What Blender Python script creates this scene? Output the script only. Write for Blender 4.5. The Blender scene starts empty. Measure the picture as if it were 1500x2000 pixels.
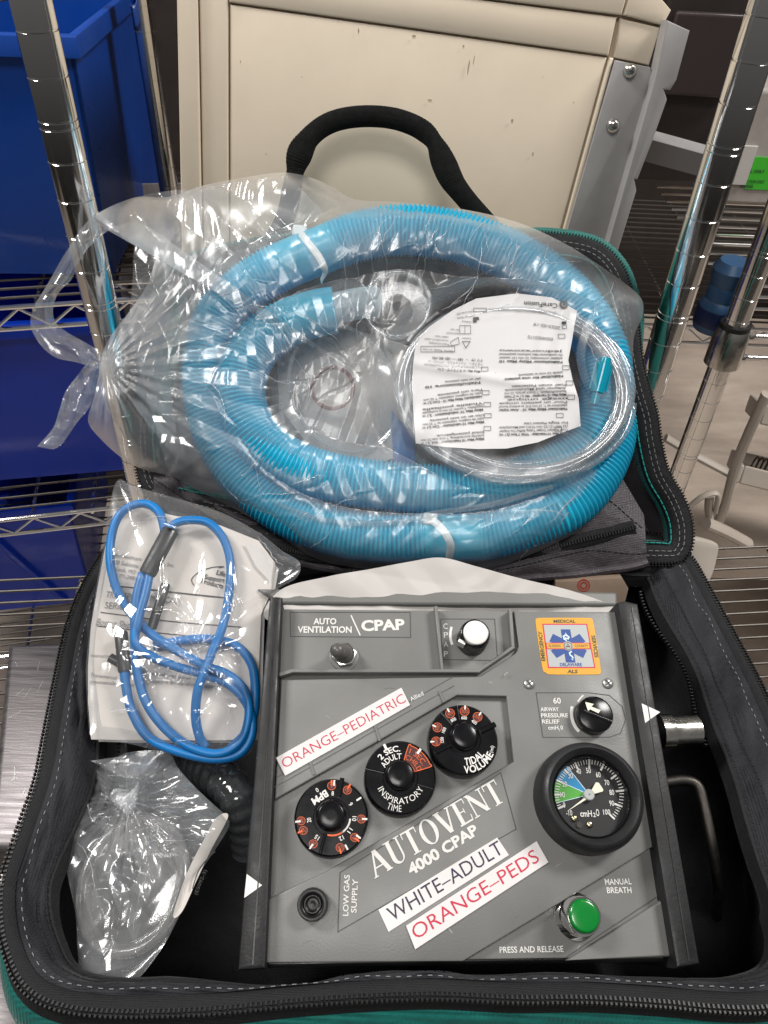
import bpy, math, random
import numpy as np
from mathutils import Vector, Matrix
from mathutils.geometry import tessellate_polygon
random.seed(7); RNG = np.random.default_rng(7)
S = bpy.context.scene
COL = S.collection
# ------------------------------------------------------------------ camera
F = 1502.0
CAM = np.array([0, 0, .55])
def nrm(a): a = np.asarray(a, float); return a / np.linalg.norm(a)
Zc = nrm([.0324, -.7443, -.667])
Yc = nrm(np.array([0, 0, 1.]) - Zc * Zc[2])
Xc = np.cross(Yc, Zc)
WM = np.stack([Xc, Yc, Zc])                       # camera vector (right, down, forward) -> world
def W(a): return WM @ np.asarray(a, float)
cam = bpy.data.objects.new('camera', bpy.data.cameras.new('camera')); COL.objects.link(cam)
R = np.stack([W([1, 0, 0]), W([0, -1, 0]), W([0, 0, -1])], axis=1)
m4 = np.eye(4); m4[:3, :3] = R; m4[:3, 3] = CAM
cam.matrix_world = Matrix(m4.tolist())
cam.data.sensor_fit = 'VERTICAL'; cam.data.sensor_height = 36; cam.data.lens = F / 2000 * 36
cam.data.clip_start = .01; cam.data.clip_end = 60
S.camera = cam
# ------------------------------------------------------------------ world, lamps, exposure
w = bpy.data.worlds.new('World'); S.world = w; w.use_nodes = True
nt = w.node_tree; bg = nt.nodes['Background']
tc = nt.nodes.new('ShaderNodeTexCoord'); sp = nt.nodes.new('ShaderNodeSeparateXYZ')
rp = nt.nodes.new('ShaderNodeValToRGB'); mr = nt.nodes.new('ShaderNodeMapRange')
mr.inputs[1].default_value = -1; mr.inputs[2].default_value = 1
nt.links.new(tc.outputs['Generated'], sp.inputs[0]); nt.links.new(sp.outputs[2], mr.inputs[0])
nt.links.new(mr.outputs[0], rp.inputs[0]); nt.links.new(rp.outputs[0], bg.inputs[0])
e = rp.color_ramp.elements
e[0].position = .35; e[0].color = (.03, .027, .025, 1)
e[1].position = .95; e[1].color = (.38, .375, .37, 1)
q = e.new(.52); q.color = (.55, .54, .53, 1)
q = e.new(.72); q.color = (.40, .39, .38, 1)
bg.inputs[1].default_value = .33
def lamp(name, loc, to, sx, sy, power, colr=(1, .975, .94)):
    l = bpy.data.lights.new(name, 'AREA'); l.shape = 'RECTANGLE'; l.size = sx; l.size_y = sy
    l.energy = power; l.color = colr
    o = bpy.data.objects.new(name, l); COL.objects.link(o); o.location = loc
    d = Vector(to) - Vector(loc); o.rotation_euler = d.to_track_quat('-Z', 'Y').to_euler()
    return o
lamp('ceiling_lamp', (-1.45, .62, 1.85), (0, .3, .2), .42, .6, 42)
lamp('ceiling_lamp', (1.35, .66, 1.9), (0, .3, .2), .42, .6, 42)
lamp('ceiling_lamp', (-.25, -.9, 2.5), (0, .5, .2), 1.0, .6, 29)
S.view_settings.view_transform = 'Standard'; S.view_settings.look = 'None'
S.view_settings.exposure = 0; S.view_settings.gamma = 1
S.view_settings.use_curve_mapping = False
S.render.engine = 'CYCLES'
S.cycles.use_denoising = True
S.cycles.max_bounces = 12; S.cycles.transparent_max_bounces = 40
S.cycles.diffuse_bounces = 4; S.cycles.glossy_bounces = 5; S.cycles.transmission_bounces = 8
S.cycles.sample_clamp_indirect = 6
S.cycles.caustics_reflective = False; S.cycles.caustics_refractive = False
# ------------------------------------------------------------------ pixel rays and planes
def ray(px, py):
    px = np.asarray(px, float); py = np.asarray(py, float)
    c = np.stack([(px - 750) / F, (py - 1000) / F, np.ones_like(px)], -1)
    return c @ WM.T
def at_depth(px, py, t): return CAM + ray(px, py) * t
def on_z(px, py, z): r = ray(px, py); return CAM + r * ((z - CAM[2]) / r[..., 2])[..., None]
def on_y(px, py, y): r = ray(px, py); return CAM + r * ((y - CAM[1]) / r[..., 1])[..., None]
class Plane:
    def __init__(s, o, u, v):
        s.o = np.asarray(o, float); s.u = nrm(u); v = np.asarray(v, float)
        s.v = nrm(v - s.u * np.dot(v, s.u)); s.n = np.cross(s.u, s.v)
    def hit(s, px, py, h=0.):
        r = ray(px, py); h = np.asarray(h, float)
        t = (np.dot(s.o - CAM, s.n) + h) / (r @ s.n)
        p = CAM + r * np.asarray(t)[..., None] - s.o
        return np.stack([p @ s.u, p @ s.v], -1)
    def hit3(s, px, py, h=0.):
        a = s.hit(px, py, h)
        return np.concatenate([a, np.broadcast_to(np.asarray(h, float), a.shape[:-1])[..., None]], -1)
    def pts(s, L, h=0.):
        L = np.asarray(L, float); return s.hit(L[:, 0], L[:, 1], h)
    def scale(s, px, py, h=0.):
        a = s.hit(np.array([px - 5., px + 5.]), np.array([py, py]) * 1., h); return np.linalg.norm(a[1] - a[0]) / 10
    def mat(s):
        m = np.eye(4); m[:3, 0] = s.u; m[:3, 1] = s.v; m[:3, 2] = s.n; m[:3, 3] = s.o
        return Matrix(m.tolist())
    def world(s, p): p = np.asarray(p, float); return s.o + p[..., :1] * s.u + p[..., 1:2] * s.v + p[..., 2:3] * s.n
def vnoise(P, k, seed, n=8):                       # smooth pseudo noise, about -1..1
    g = np.random.default_rng(seed); P = np.asarray(P, float); out = np.zeros(P.shape[:-1])
    for i in range(n):
        d = g.normal(size=P.shape[-1]); d *= k * (.5 + g.random()) / np.linalg.norm(d)
        out += np.sin(P @ d + g.random() * 6.28)
    return out / math.sqrt(n) * 1.1
def crinkle(P, seed, c=.16, n=9, fmin=22, fmax=170):
    g = np.random.default_rng(seed); out = np.zeros(P.shape[:-1])
    for i in range(n):
        a = g.random() * math.pi; f = fmin * (fmax / fmin) ** (i / (n - 1))
        d = np.array([math.cos(a), math.sin(a)])
        t = (P @ d) * f + vnoise(P, f * 1.1, seed + 31 * i) * .8 + g.random()
        tri = np.abs((t % 1) - .5) * 2
        mask = np.clip(vnoise(P, max(18, f * .55), seed + 77 * i + 5) * .9 + .45, 0, 1)
        out += (tri - .5) * mask * c / f * (1.0 if i % 2 else .8)
    return out
def creases(U, segs):
    """sharp folds: segs = (x0, y0, x1, y1, width, height)"""
    out = np.zeros(U.shape[:-1])
    for x0, y0, x1, y1, wd, hg in segs:
        a = np.array([x0, y0]); d = np.array([x1 - x0, y1 - y0]); L = np.hypot(*d) + 1e-9; d = d / L
        q = U - a; s_ = q @ d; t = q @ np.array([-d[1], d[0]]) + .0012 * np.sin(s_ * 190 + x0 * 900)
        env = np.clip(np.minimum(s_, L - s_) / (L * .35), 0, 1); wv = wd * (.35 + .65 * env) + 1e-6
        out = out + hg * env * np.clip(1 - np.abs(t) / wv, 0, 1)
    return out
def seg_set(plane, seed, n, box, ang, spread, L, wd=(.0015, .004), steep=.55, h=.03):
    """n random folds inside a pixel box, along local angle ang (degrees) +- spread"""
    g = np.random.default_rng(seed); out = []
    for i in range(n):
        c = plane.hit(g.uniform(box[0], box[2]), g.uniform(box[1], box[3]), h); a = math.radians(ang + g.normal() * spread); l = g.uniform(*L) / 2; w_ = g.uniform(*wd)
        dx, dy = math.cos(a) * l, math.sin(a) * l; out.append((c[0] - dx, c[1] - dy, c[0] + dx, c[1] + dy, w_, w_ * steep * g.choice([1, 1, -1])))
    return out
def smooth_path(L, n, closed=False):               # Catmull-Rom, resampled evenly
    L = np.asarray(L, float); k = len(L)
    out = []
    rng_ = range(k if closed else k - 1)
    for i in rng_:
        if closed: p0, p1, p2, p3 = L[(i - 1) % k], L[i], L[(i + 1) % k], L[(i + 2) % k]
        else: p0, p1, p2, p3 = L[max(i - 1, 0)], L[i], L[i + 1], L[min(i + 2, k - 1)]
        t = np.linspace(0, 1, 24, endpoint=False)[:, None]
        out.append(.5 * ((2 * p1) + (-p0 + p2) * t + (2 * p0 - 5 * p1 + 4 * p2 - p3) * t ** 2 + (-p0 + 3 * p1 - 3 * p2 + p3) * t ** 3))
    out = np.concatenate(out + ([L[:1]] if closed else [L[-1:]]))
    d = np.r_[0, np.cumsum(np.linalg.norm(np.diff(out, axis=0), axis=1))]
    s = np.linspace(0, d[-1], n + 1 if closed else n)
    r = np.stack([np.interp(s, d, out[:, j]) for j in range(out.shape[1])], -1)
    return r[:-1] if closed else r
# ------------------------------------------------------------------ materials
MATS = {}
def mat(name, c, rough=.5, metal=0., spec=.5, nz=0., nscale=40., bump=0., bscale=300., coat=0., rvar=0., sheen=0., c2=None, trl=0., stretch=None):
    if name in MATS: return MATS[name]
    m = bpy.data.materials.new(name); m.use_nodes = True; t = m.node_tree; N = t.nodes; Lk = t.links
    b = N['Principled BSDF']; c = tuple(c) + (1,)
    b.inputs['Base Color'].default_value = c; b.inputs['Roughness'].default_value = rough
    b.inputs['Metallic'].default_value = metal; b.inputs['Specular IOR Level'].default_value = spec
    b.inputs['Coat Weight'].default_value = coat; b.inputs['Coat Roughness'].default_value = .1
    if sheen: b.inputs['Sheen Weight'].default_value = sheen; b.inputs['Sheen Roughness'].default_value = .4
    tc = N.new('ShaderNodeTexCoord'); src = tc.outputs['Object']
    if stretch:
        mp = N.new('ShaderNodeMapping'); mp.inputs['Scale'].default_value = stretch; Lk.new(src, mp.inputs[0]); src = mp.outputs[0]
    if nz or c2 is not None:
        n = N.new('ShaderNodeTexNoise'); n.inputs['Scale'].default_value = nscale; n.inputs['Detail'].default_value = 6; n.inputs['Roughness'].default_value = .62
        Lk.new(src, n.inputs['Vector'])
        rr = N.new('ShaderNodeMapRange'); rr.inputs[1].default_value = .32; rr.inputs[2].default_value = .68
        Lk.new(n.outputs[0], rr.inputs[0])
        mx = N.new('ShaderNodeMix'); mx.data_type = 'RGBA'
        if c2 is None:
            mx.inputs[6].default_value = tuple(v * (1 - nz) for v in c[:3]) + (1,); mx.inputs[7].default_value = tuple(min(1, v * (1 + nz)) for v in c[:3]) + (1,)
        else: mx.inputs[6].default_value = c; mx.inputs[7].default_value = tuple(c2) + (1,)
        Lk.new(rr.outputs[0], mx.inputs[0]); Lk.new(mx.outputs[2], b.inputs['Base Color'])
    if rvar:
        n2 = N.new('ShaderNodeTexNoise'); n2.inputs['Scale'].default_value = nscale * 1.7; n2.inputs['Detail'].default_value = 7
        Lk.new(src, n2.inputs['Vector'])
        r2 = N.new('ShaderNodeMapRange'); r2.inputs[1].default_value = .3; r2.inputs[2].default_value = .7
        r2.inputs[3].default_value = max(.02, rough - rvar); r2.inputs[4].default_value = min(1, rough + rvar)
        Lk.new(n2.outputs[0], r2.inputs[0]); Lk.new(r2.outputs[0], b.inputs['Roughness'])
    if bump:
        n3 = N.new('ShaderNodeTexNoise'); n3.inputs['Scale'].default_value = bscale; n3.inputs['Detail'].default_value = 4
        Lk.new(src, n3.inputs['Vector'])
        bp = N.new('ShaderNodeBump'); bp.inputs['Strength'].default_value = bump; bp.inputs['Distance'].default_value = .0006
        Lk.new(n3.outputs[0], bp.inputs['Height']); Lk.new(bp.outputs[0], b.inputs['Normal'])
    if trl:
        tr = N.new('ShaderNodeBsdfTranslucent'); tr.inputs[0].default_value = c
        ms = N.new('ShaderNodeMixShader'); ms.inputs[0].default_value = trl
        Lk.new(b.outputs[0], ms.inputs[1]); Lk.new(tr.outputs[0], ms.inputs[2]); Lk.new(ms.outputs[0], N['Material Output'].inputs[0])
    MATS[name] = m; return m
def weave(name, c, scale=900., rough=.75, strength=.5, sheen=.15, nz=.25):
    m = mat(name, c, rough, nz=nz, nscale=25, sheen=sheen, spec=.3); t = m.node_tree; N = t.nodes; Lk = t.links
    tc = N.new('ShaderNodeTexCoord')
    bumps = []
    for ax in ('X', 'Y'):
        wv = N.new('ShaderNodeTexWave'); wv.bands_direction = ax; wv.inputs['Scale'].default_value = scale / 6.28 * .9
        wv.inputs['Distortion'].default_value = .4
        Lk.new(tc.outputs['Object'], wv.inputs['Vector']); bumps.append(wv)
    ad = N.new('ShaderNodeMath'); ad.operation = 'ADD'
    Lk.new(bumps[0].outputs[1], ad.inputs[0]); Lk.new(bumps[1].outputs[1], ad.inputs[1])
    bp = N.new('ShaderNodeBump'); bp.inputs['Strength'].default_value = strength; bp.inputs['Distance'].default_value = .0003
    n3 = N.new('ShaderNodeTexNoise'); n3.inputs['Scale'].default_value = 70; n3.inputs['Detail'].default_value = 5
    Lk.new(tc.outputs['Object'], n3.inputs['Vector'])
    b2 = N.new('ShaderNodeBump'); b2.inputs['Strength'].default_value = .55; b2.inputs['Distance'].default_value = .004
    Lk.new(n3.outputs[0], b2.inputs['Height']); Lk.new(b2.outputs[0], bp.inputs['Normal'])
    Lk.new(ad.outputs[0], bp.inputs['Height']); Lk.new(bp.outputs[0], N['Principled BSDF'].inputs['Normal'])
    return m
def film_mat(name, tint=(.97, .98, .99), haze=.05, rough=.07, gain=1.5, bump=.35, bscale=120., hazec=(.85, .87, .9), attr=False):
    m = bpy.data.materials.new(name); m.use_nodes = True; t = m.node_tree; N = t.nodes; Lk = t.links
    N.remove(N['Principled BSDF'])
    tr = N.new('ShaderNodeBsdfTransparent'); tr.inputs[0].default_value = tuple(tint) + (1,)
    gl = N.new('ShaderNodeBsdfGlossy'); gl.inputs['Roughness'].default_value = rough; gl.inputs[0].default_value = (1, 1, 1, 1)
    df = N.new('ShaderNodeBsdfDiffuse'); df.inputs[0].default_value = tuple(hazec) + (1,)
    tl = N.new('ShaderNodeBsdfTranslucent'); tl.inputs[0].default_value = tuple(hazec) + (1,)
    md = N.new('ShaderNodeMixShader'); md.inputs[0].default_value = .4
    Lk.new(df.outputs[0], md.inputs[1]); Lk.new(tl.outputs[0], md.inputs[2])
    fr = N.new('ShaderNodeLayerWeight'); fr.inputs[0].default_value = .5
    pw = N.new('ShaderNodeMath'); pw.operation = 'POWER'; pw.inputs[1].default_value = 4.2; Lk.new(fr.outputs['Facing'], pw.inputs[0])
    ma = N.new('ShaderNodeMath'); ma.operation = 'MULTIPLY_ADD'; ma.inputs[1].default_value = .95; ma.inputs[2].default_value = .045; Lk.new(pw.outputs[0], ma.inputs[0])
    mu = N.new('ShaderNodeMath'); mu.operation = 'MULTIPLY'; mu.inputs[1].default_value = gain; mu.use_clamp = True
    mn = N.new('ShaderNodeMath'); mn.operation = 'MINIMUM'; mn.inputs[1].default_value = .75
    if bump:
        tc = N.new('ShaderNodeTexCoord'); n = N.new('ShaderNodeTexVoronoi'); n.inputs['Scale'].default_value = bscale; n.feature = 'F1'
        n2 = N.new('ShaderNodeTexNoise'); n2.inputs['Scale'].default_value = bscale * .6; n2.inputs['Detail'].default_value = 4
        Lk.new(tc.outputs['Object'], n2.inputs['Vector'])
        vm = N.new('ShaderNodeVectorMath'); vm.operation = 'MULTIPLY_ADD'; vm.inputs[1].default_value = (.02, .02, .02)
        Lk.new(n2.outputs[1], vm.inputs[0]); Lk.new(tc.outputs['Object'], vm.inputs[2]); Lk.new(vm.outputs[0], n.inputs['Vector'])
        bp = N.new('ShaderNodeBump'); bp.inputs['Strength'].default_value = bump; bp.inputs['Distance'].default_value = .003
        Lk.new(n.outputs[0], bp.inputs['Height'])
        Lk.new(bp.outputs[0], gl.inputs['Normal']); Lk.new(bp.outputs[0], fr.inputs['Normal'])
    m1 = N.new('ShaderNodeMixShader'); m1.inputs[0].default_value = haze
    Lk.new(tr.outputs[0], m1.inputs[1]); Lk.new(md.outputs[0], m1.inputs[2])
    m2 = N.new('ShaderNodeMixShader')
    if attr:
        for nm, sk in (('haze', m1.inputs[0]), ('gloss', mu.inputs[1])):
            at = N.new('ShaderNodeAttribute'); at.attribute_name = nm; Lk.new(at.outputs['Fac'], sk)
    Lk.new(ma.outputs[0], mu.inputs[0]); Lk.new(mu.outputs[0], mn.inputs[0]); Lk.new(mn.outputs[0], m2.inputs[0])
    Lk.new(m1.outputs[0], m2.inputs[1]); Lk.new(gl.outputs[0], m2.inputs[2])
    Lk.new(m2.outputs[0], N['Material Output'].inputs[0])
    MATS[name] = m; return m
GREY = mat('grey_paint', (.160, .158, .152), .42, nz=.10, nscale=13, bump=.14, bscale=900, rvar=.13)
GREYD = mat('grey_panel', (.14, .138, .132), .45, nz=.06, nscale=22, bump=.12, bscale=900)
BLK = mat('black_plastic', (.012, .012, .013), .38, nz=.4, nscale=30, bump=.15, bscale=700, rvar=.12)
RUB = mat('black_rubber', (.009, .009, .010), .55, nz=.5, nscale=35, bump=.25, bscale=600, rvar=.15)
DIALB = mat('dial_black', (.005, .005, .006), .2, spec=.3, nz=.2, nscale=50, rvar=.05)
WHITE = mat('white_print', (.72, .70, .67), .55)
PGREY = mat('pale_print', (.62, .61, .585), .6)
DLINE = mat('dark_line', (.05, .05, .05), .6)
ORANGE = mat('orange_print', (.70, .11, .02), .5)
DRED = mat('dark_red_print', (.045, .003, .002), .5)
STICK = mat('label_tape', (.66, .625, .62), .35, nz=.04, nscale=30, bump=.1, bscale=150)
RED = mat('red_print', (.50, .008, .045), .5)
NAVY = mat('navy_print', (.015, .012, .04), .5)
CHROME = mat('chrome', (.88, .87, .85), .10, 1., rvar=.04, nscale=25)
NICKEL = mat('nickel', (.62, .60, .56), .22, 1., nz=.15, nscale=60, rvar=.1)
WIREM = mat('shelf_wire', (.11, .10, .09), .5, 1., nz=.1, nscale=60)
ZINC = mat('dull_rod', (.06, .055, .05), .5, 1., nz=.2, nscale=80, rvar=.1)
STEEL = mat('brushed_steel', (.19, .175, .178), .5, 1., nz=.12, nscale=14, rvar=.1, bump=.2, bscale=60, stretch=(1, 14, 1))
GREEN = mat('green_button', (.0, .17, .022), .22, coat=.6, nz=.06, nscale=30)
CREAM = mat('cream_enamel', (.78, .665, .525), .42, nz=.05, nscale=9, rvar=.08, bump=.08, bscale=200)
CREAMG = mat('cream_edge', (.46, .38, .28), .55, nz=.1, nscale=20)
ALU = mat('grey_aluminium', (.40, .385, .38), .45, .35, nz=.06, nscale=20, rvar=.1)
HOSE = mat('blue_hose', (.025, .56, .80), .30, spec=.5, nz=.08, nscale=30, trl=.38, coat=.2)
TUBE = mat('blue_tubing', (.0, .145, .42), .42, nz=.1, nscale=40)
TEALC = mat('teal_connector', (.0, .40, .56), .15, trl=.4, coat=.5)
CUFF = HOSE
TIE = mat('white_nylon', (.72, .78, .80), .35, trl=.15)
PAPER = mat('white_paper', (.62, .59, .565), .7, nz=.03, nscale=12, bump=.1, bscale=60)
PAPERB = mat('booklet_paper', (.65, .60, .555), .75, nz=.05, nscale=15, bump=.2, bscale=50)
INK = mat('black_ink', (.03, .03, .03), .6)
INKG = mat('grey_ink', (.20, .19, .19), .6)
LIN = weave('black_lining', (.010, .010, .0115), 1500, .7, .3, .05)
GLIN = weave('grey_lining', (.011, .011, .0145), 1700, .65, .35, .06)
LIDF = weave('charcoal_nylon', (.046, .039, .045), 1700, .42, .35, .15)
TEAL = weave('teal_cordura', (.0, .10, .085), 1000, .7, .8, .2)
TAPE = weave('black_zip_tape', (.006, .006, .007), 2200, .7, .4, .05)
TEETH = mat('zip_teeth', (.009, .009, .010), .42, spec=.35)
STITCH = mat('white_thread', (.26, .26, .26), .8)
TSTITCH = mat('teal_thread', (.0, .25, .22), .7)
BSTITCH = mat('black_thread', (.004, .004, .005), .8)
WEB = mat('black_webbing', (.007, .007, .007), .9, spec=.15, nz=.4, nscale=200, bump=.9, bscale=900)
BIN = mat('blue_bin_plastic', (.004, .047, .28), .33, nz=.08, nscale=8, bump=.08, bscale=300, rvar=.08)
BIND = mat('deep_blue_bin_plastic', (.0, .034, .42), .36, nz=.08, nscale=8, bump=.08, bscale=300, rvar=.08)
FLOORM = mat('tan_floor', (.66, .55, .46), .5, c2=(.42, .34, .28), nscale=5, rvar=.1, stretch=(1, 2.5, 1))
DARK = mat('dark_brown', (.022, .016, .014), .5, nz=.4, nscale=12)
WPLAST = mat('off_white_plastic', (.48, .42, .36), .45, nz=.08, nscale=14)
CLEAR = film_mat('clear_vinyl', (.95, .96, .97), .17, .06, 1.6, 0, hazec=(.8, .82, .84))
CLEARD = film_mat('clear_mask_plastic', (.975, .975, .97), .24, .14, 1.5, 0, hazec=(.76, .75, .73))
FILM = film_mat('clear_film', (.985, .99, .995), .12, .32, 1.7, .05, 45, attr=True)
FILMT = film_mat('clear_film_tail', (.985, .99, .995), .13, .15, 2.2, .05, 45)
FOLD = film_mat('film_fold', (.97, .98, .99), .34, .18, 2.2, 0, hazec=(.9, .92, .95))
FILM3 = film_mat('cloudy_film', (.98, .985, .99), .19, .15, 2.0, .06, 60, hazec=(.75, .77, .8))
FILM2 = film_mat('thin_film', (.985, .99, .995), .06, .14, 2.0, .06, 60)
KNOTM = film_mat('gathered_film', (.94, .95, .96), .30, .12, 2., .4, 200)
GLASS = film_mat('gauge_glass', (.99, .99, .99), .0, .03, .35, 0)
YELLOW = mat('yellow_print', (.60, .29, .01), .45)
PGRAY2 = mat('decal_grey', (.36, .38, .38), .45)
DBLUE = mat('decal_blue', (.004, .045, .22), .45)
LBLUE = mat('pale_blue_print', (.55, .70, .80), .5)
GGREEN = mat('gauge_green', (.06, .30, .03), .5)
GBLUE = mat('gauge_blue', (.0, .18, .38), .5)
IVORY = mat('ivory_pointer', (.70, .68, .55), .5)
LIME = mat('green_label', (.06, .55, .03), .6)
CARD = mat('cardboard', (.17, .12, .085), .8, nz=.15, nscale=30)
# ------------------------------------------------------------------ mesh builder
class MB:
    def __init__(s): s.v = []; s.f = []; s.n = 0
    def add(s, V, Fc):
        V = np.asarray(V, float).reshape(-1, 3); b = s.n
        s.v.append(V); s.n += len(V)
        s.f.extend([tuple(int(i) + b for i in f) for f in Fc]); return s
    def prism(s, P, z0, z1, bevel=0.):
        P = np.asarray(P, float)
        a = .5 * np.sum(P[:, 0] * np.roll(P[:, 1], -1) - np.roll(P[:, 0], -1) * P[:, 1])
        if a < 0: P = P[::-1]
        n = len(P)
        def inset(d):
            e1 = P - np.roll(P, 1, 0); e2 = np.roll(P, -1, 0) - P
            n1 = np.stack([-e1[:, 1], e1[:, 0]], 1); n2 = np.stack([-e2[:, 1], e2[:, 0]], 1)
            n1 /= np.linalg.norm(n1, axis=1)[:, None] + 1e-12; n2 /= np.linalg.norm(n2, axis=1)[:, None] + 1e-12
            b = n1 + n2; k = np.clip(np.sum(b * n1, 1), .35, None)
            return P + b / k[:, None] * d
        rings = [np.c_[P, np.full(n, z0)]]
        if bevel:
            rings += [np.c_[P, np.full(n, z1 - bevel)], np.c_[inset(bevel * .35), np.full(n, z1 - bevel * .3)], np.c_[inset(bevel), np.full(n, z1)]]
        else: rings += [np.c_[P, np.full(n, z1)]]
        fc = []
        for r in range(len(rings) - 1):
            for i in range(n):
                j = (i + 1) % n; fc.append((r * n + i, r * n + j, (r + 1) * n + j, (r + 1) * n + i))
        T = tessellate_polygon([[Vector((p[0], p[1], 0)) for p in rings[-1]]])
        k = (len(rings) - 1) * n
        fc += [tuple(k + i for i in t) for t in T]
        fc += [tuple(reversed(t)) for t in tessellate_polygon([[Vector((p[0], p[1], 0)) for p in P]])]
        return s.add(np.concatenate(rings), fc)
    def flat(s, P, z):
        P = np.asarray(P, float)
        return s.add(np.c_[P, np.full(len(P), z)], tessellate_polygon([[Vector((p[0], p[1], 0)) for p in P]]))
    def box(s, x0, x1, y0, y1, z0, z1): return s.prism([(x0, y0), (x1, y0), (x1, y1), (x0, y1)], z0, z1)
    def lathe(s, prof, c=(0, 0), seg=48, cap=True, sq=None):
        a = np.linspace(0, 2 * math.pi, seg, endpoint=False); V = []
        for r, z in prof: V.append(np.c_[c[0] + r * np.cos(a), c[1] + r * np.sin(a), np.full(seg, z)])
        fc = []
        for k in range(len(prof) - 1):
            for i in range(seg):
                j = (i + 1) % seg; fc.append((k * seg + i, k * seg + j, (k + 1) * seg + j, (k + 1) * seg + i))
        if cap:
            fc.append(tuple(reversed(range(seg)))); fc.append(tuple(range((len(prof) - 1) * seg, len(prof) * seg)))
        return s.add(np.concatenate(V), fc)
    def tube(s, P, r, seg=12, caps=True, closed=False, flat=None, up=None):
        P = np.asarray(P, float); n = len(P)
        T = np.gradient(P, axis=0) if not closed else np.roll(P, -1, 0) - np.roll(P, 1, 0)
        T /= np.linalg.norm(T, axis=1)[:, None] + 1e-12
        u = np.asarray(up if up is not None else (0, 0, 1.), float)
        N = np.zeros_like(P); cur = u - T[0] * np.dot(u, T[0])
        if np.linalg.norm(cur) < 1e-4: cur = np.array([1., 0, 0]) - T[0] * T[0][0]
        for i in range(n):
            if up is not None: cur = u - T[i] * np.dot(u, T[i])
            else: cur = cur - T[i] * np.dot(cur, T[i])
            cur = cur / (np.linalg.norm(cur) + 1e-12); N[i] = cur
        B = np.cross(T, N); r = np.broadcast_to(np.asarray(r, float), (n,))
        a = np.linspace(0, 2 * math.pi, seg, endpoint=False)
        fx = 1. if flat is None else flat
        V = P[:, None, :] + r[:, None, None] * (np.cos(a)[None, :, None] * N[:, None, :] * fx + np.sin(a)[None, :, None] * B[:, None, :])
        fc = []
        m = n if closed else n - 1
        for k in range(m):
            k2 = (k + 1) % n
            for i in range(seg):
                j = (i + 1) % seg; fc.append((k * seg + i, k2 * seg + i, k2 * seg + j, k * seg + j))
        if caps and not closed:
            fc.append(tuple(range(seg))); fc.append(tuple(reversed(range((n - 1) * seg, n * seg))))
        return s.add(V.reshape(-1, 3), fc)
    def line(s, P, wd, z0, z1, closed=False):     # thick polyline strip in the local plane
        P = np.asarray(P, float)
        idx = range(len(P) if closed else len(P) - 1)
        for k in idx:
            a, b = P[k], P[(k + 1) % len(P)]; d = b - a; L = np.linalg.norm(d)
            if L < 1e-9: continue
            d /= L; nn = np.array([-d[1], d[0]]) * wd / 2; e = d * wd * .5
            z = z1 + (k % 2) * 4e-5
            s.prism([a - nn - e, b - nn + e, b + nn + e, a + nn - e], z0, z)
        return s
    def grid(s, V, closed_u=False):
        a, b = V.shape[:2]; fc = []
        for i in range(a if closed_u else a - 1):
            i2 = (i + 1) % a
            for j in range(b - 1): fc.append((i * b + j, i2 * b + j, i2 * b + j + 1, i * b + j + 1))
        return s.add(V.reshape(-1, 3), fc)
    def mapz(s, fn):
        for a in s.v: a[:] = fn(a)
        return s
    def build(s, name, m, parent=None, M=None, smooth=True, ang=38, bev=0., sub=0):
        me = bpy.data.meshes.new(name)
        V = np.concatenate(s.v) if s.v else np.zeros((0, 3))
        me.from_pydata(V.tolist(), [], s.f); me.update()
        me.materials.append(m)
        if smooth:
            me.polygons.foreach_set('use_smooth', [True] * len(me.polygons))
            if ang < 179: me.set_sharp_from_angle(angle=math.radians(ang))
        o = bpy.data.objects.new(name, me); COL.objects.link(o)
        if parent is not None: o.parent = parent
        if M is not None: o.matrix_world = M
        if bev:
            b = o.modifiers.new('b', 'BEVEL'); b.width = bev; b.segments = 2; b.limit_method = 'ANGLE'
        return o
def tag(o, label=None, cat=None, group=None, kind=None):
    for k, v in (('label', label), ('category', cat), ('group', group), ('kind', kind)):
        if v: o[k] = v
    return o
def empty(name, M=None, label=None, cat=None, group=None):
    o = bpy.data.objects.new(name, None); COL.objects.link(o); o.empty_display_size = .02
    if M is not None: o.matrix_world = M
    return tag(o, label, cat, group)
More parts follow.
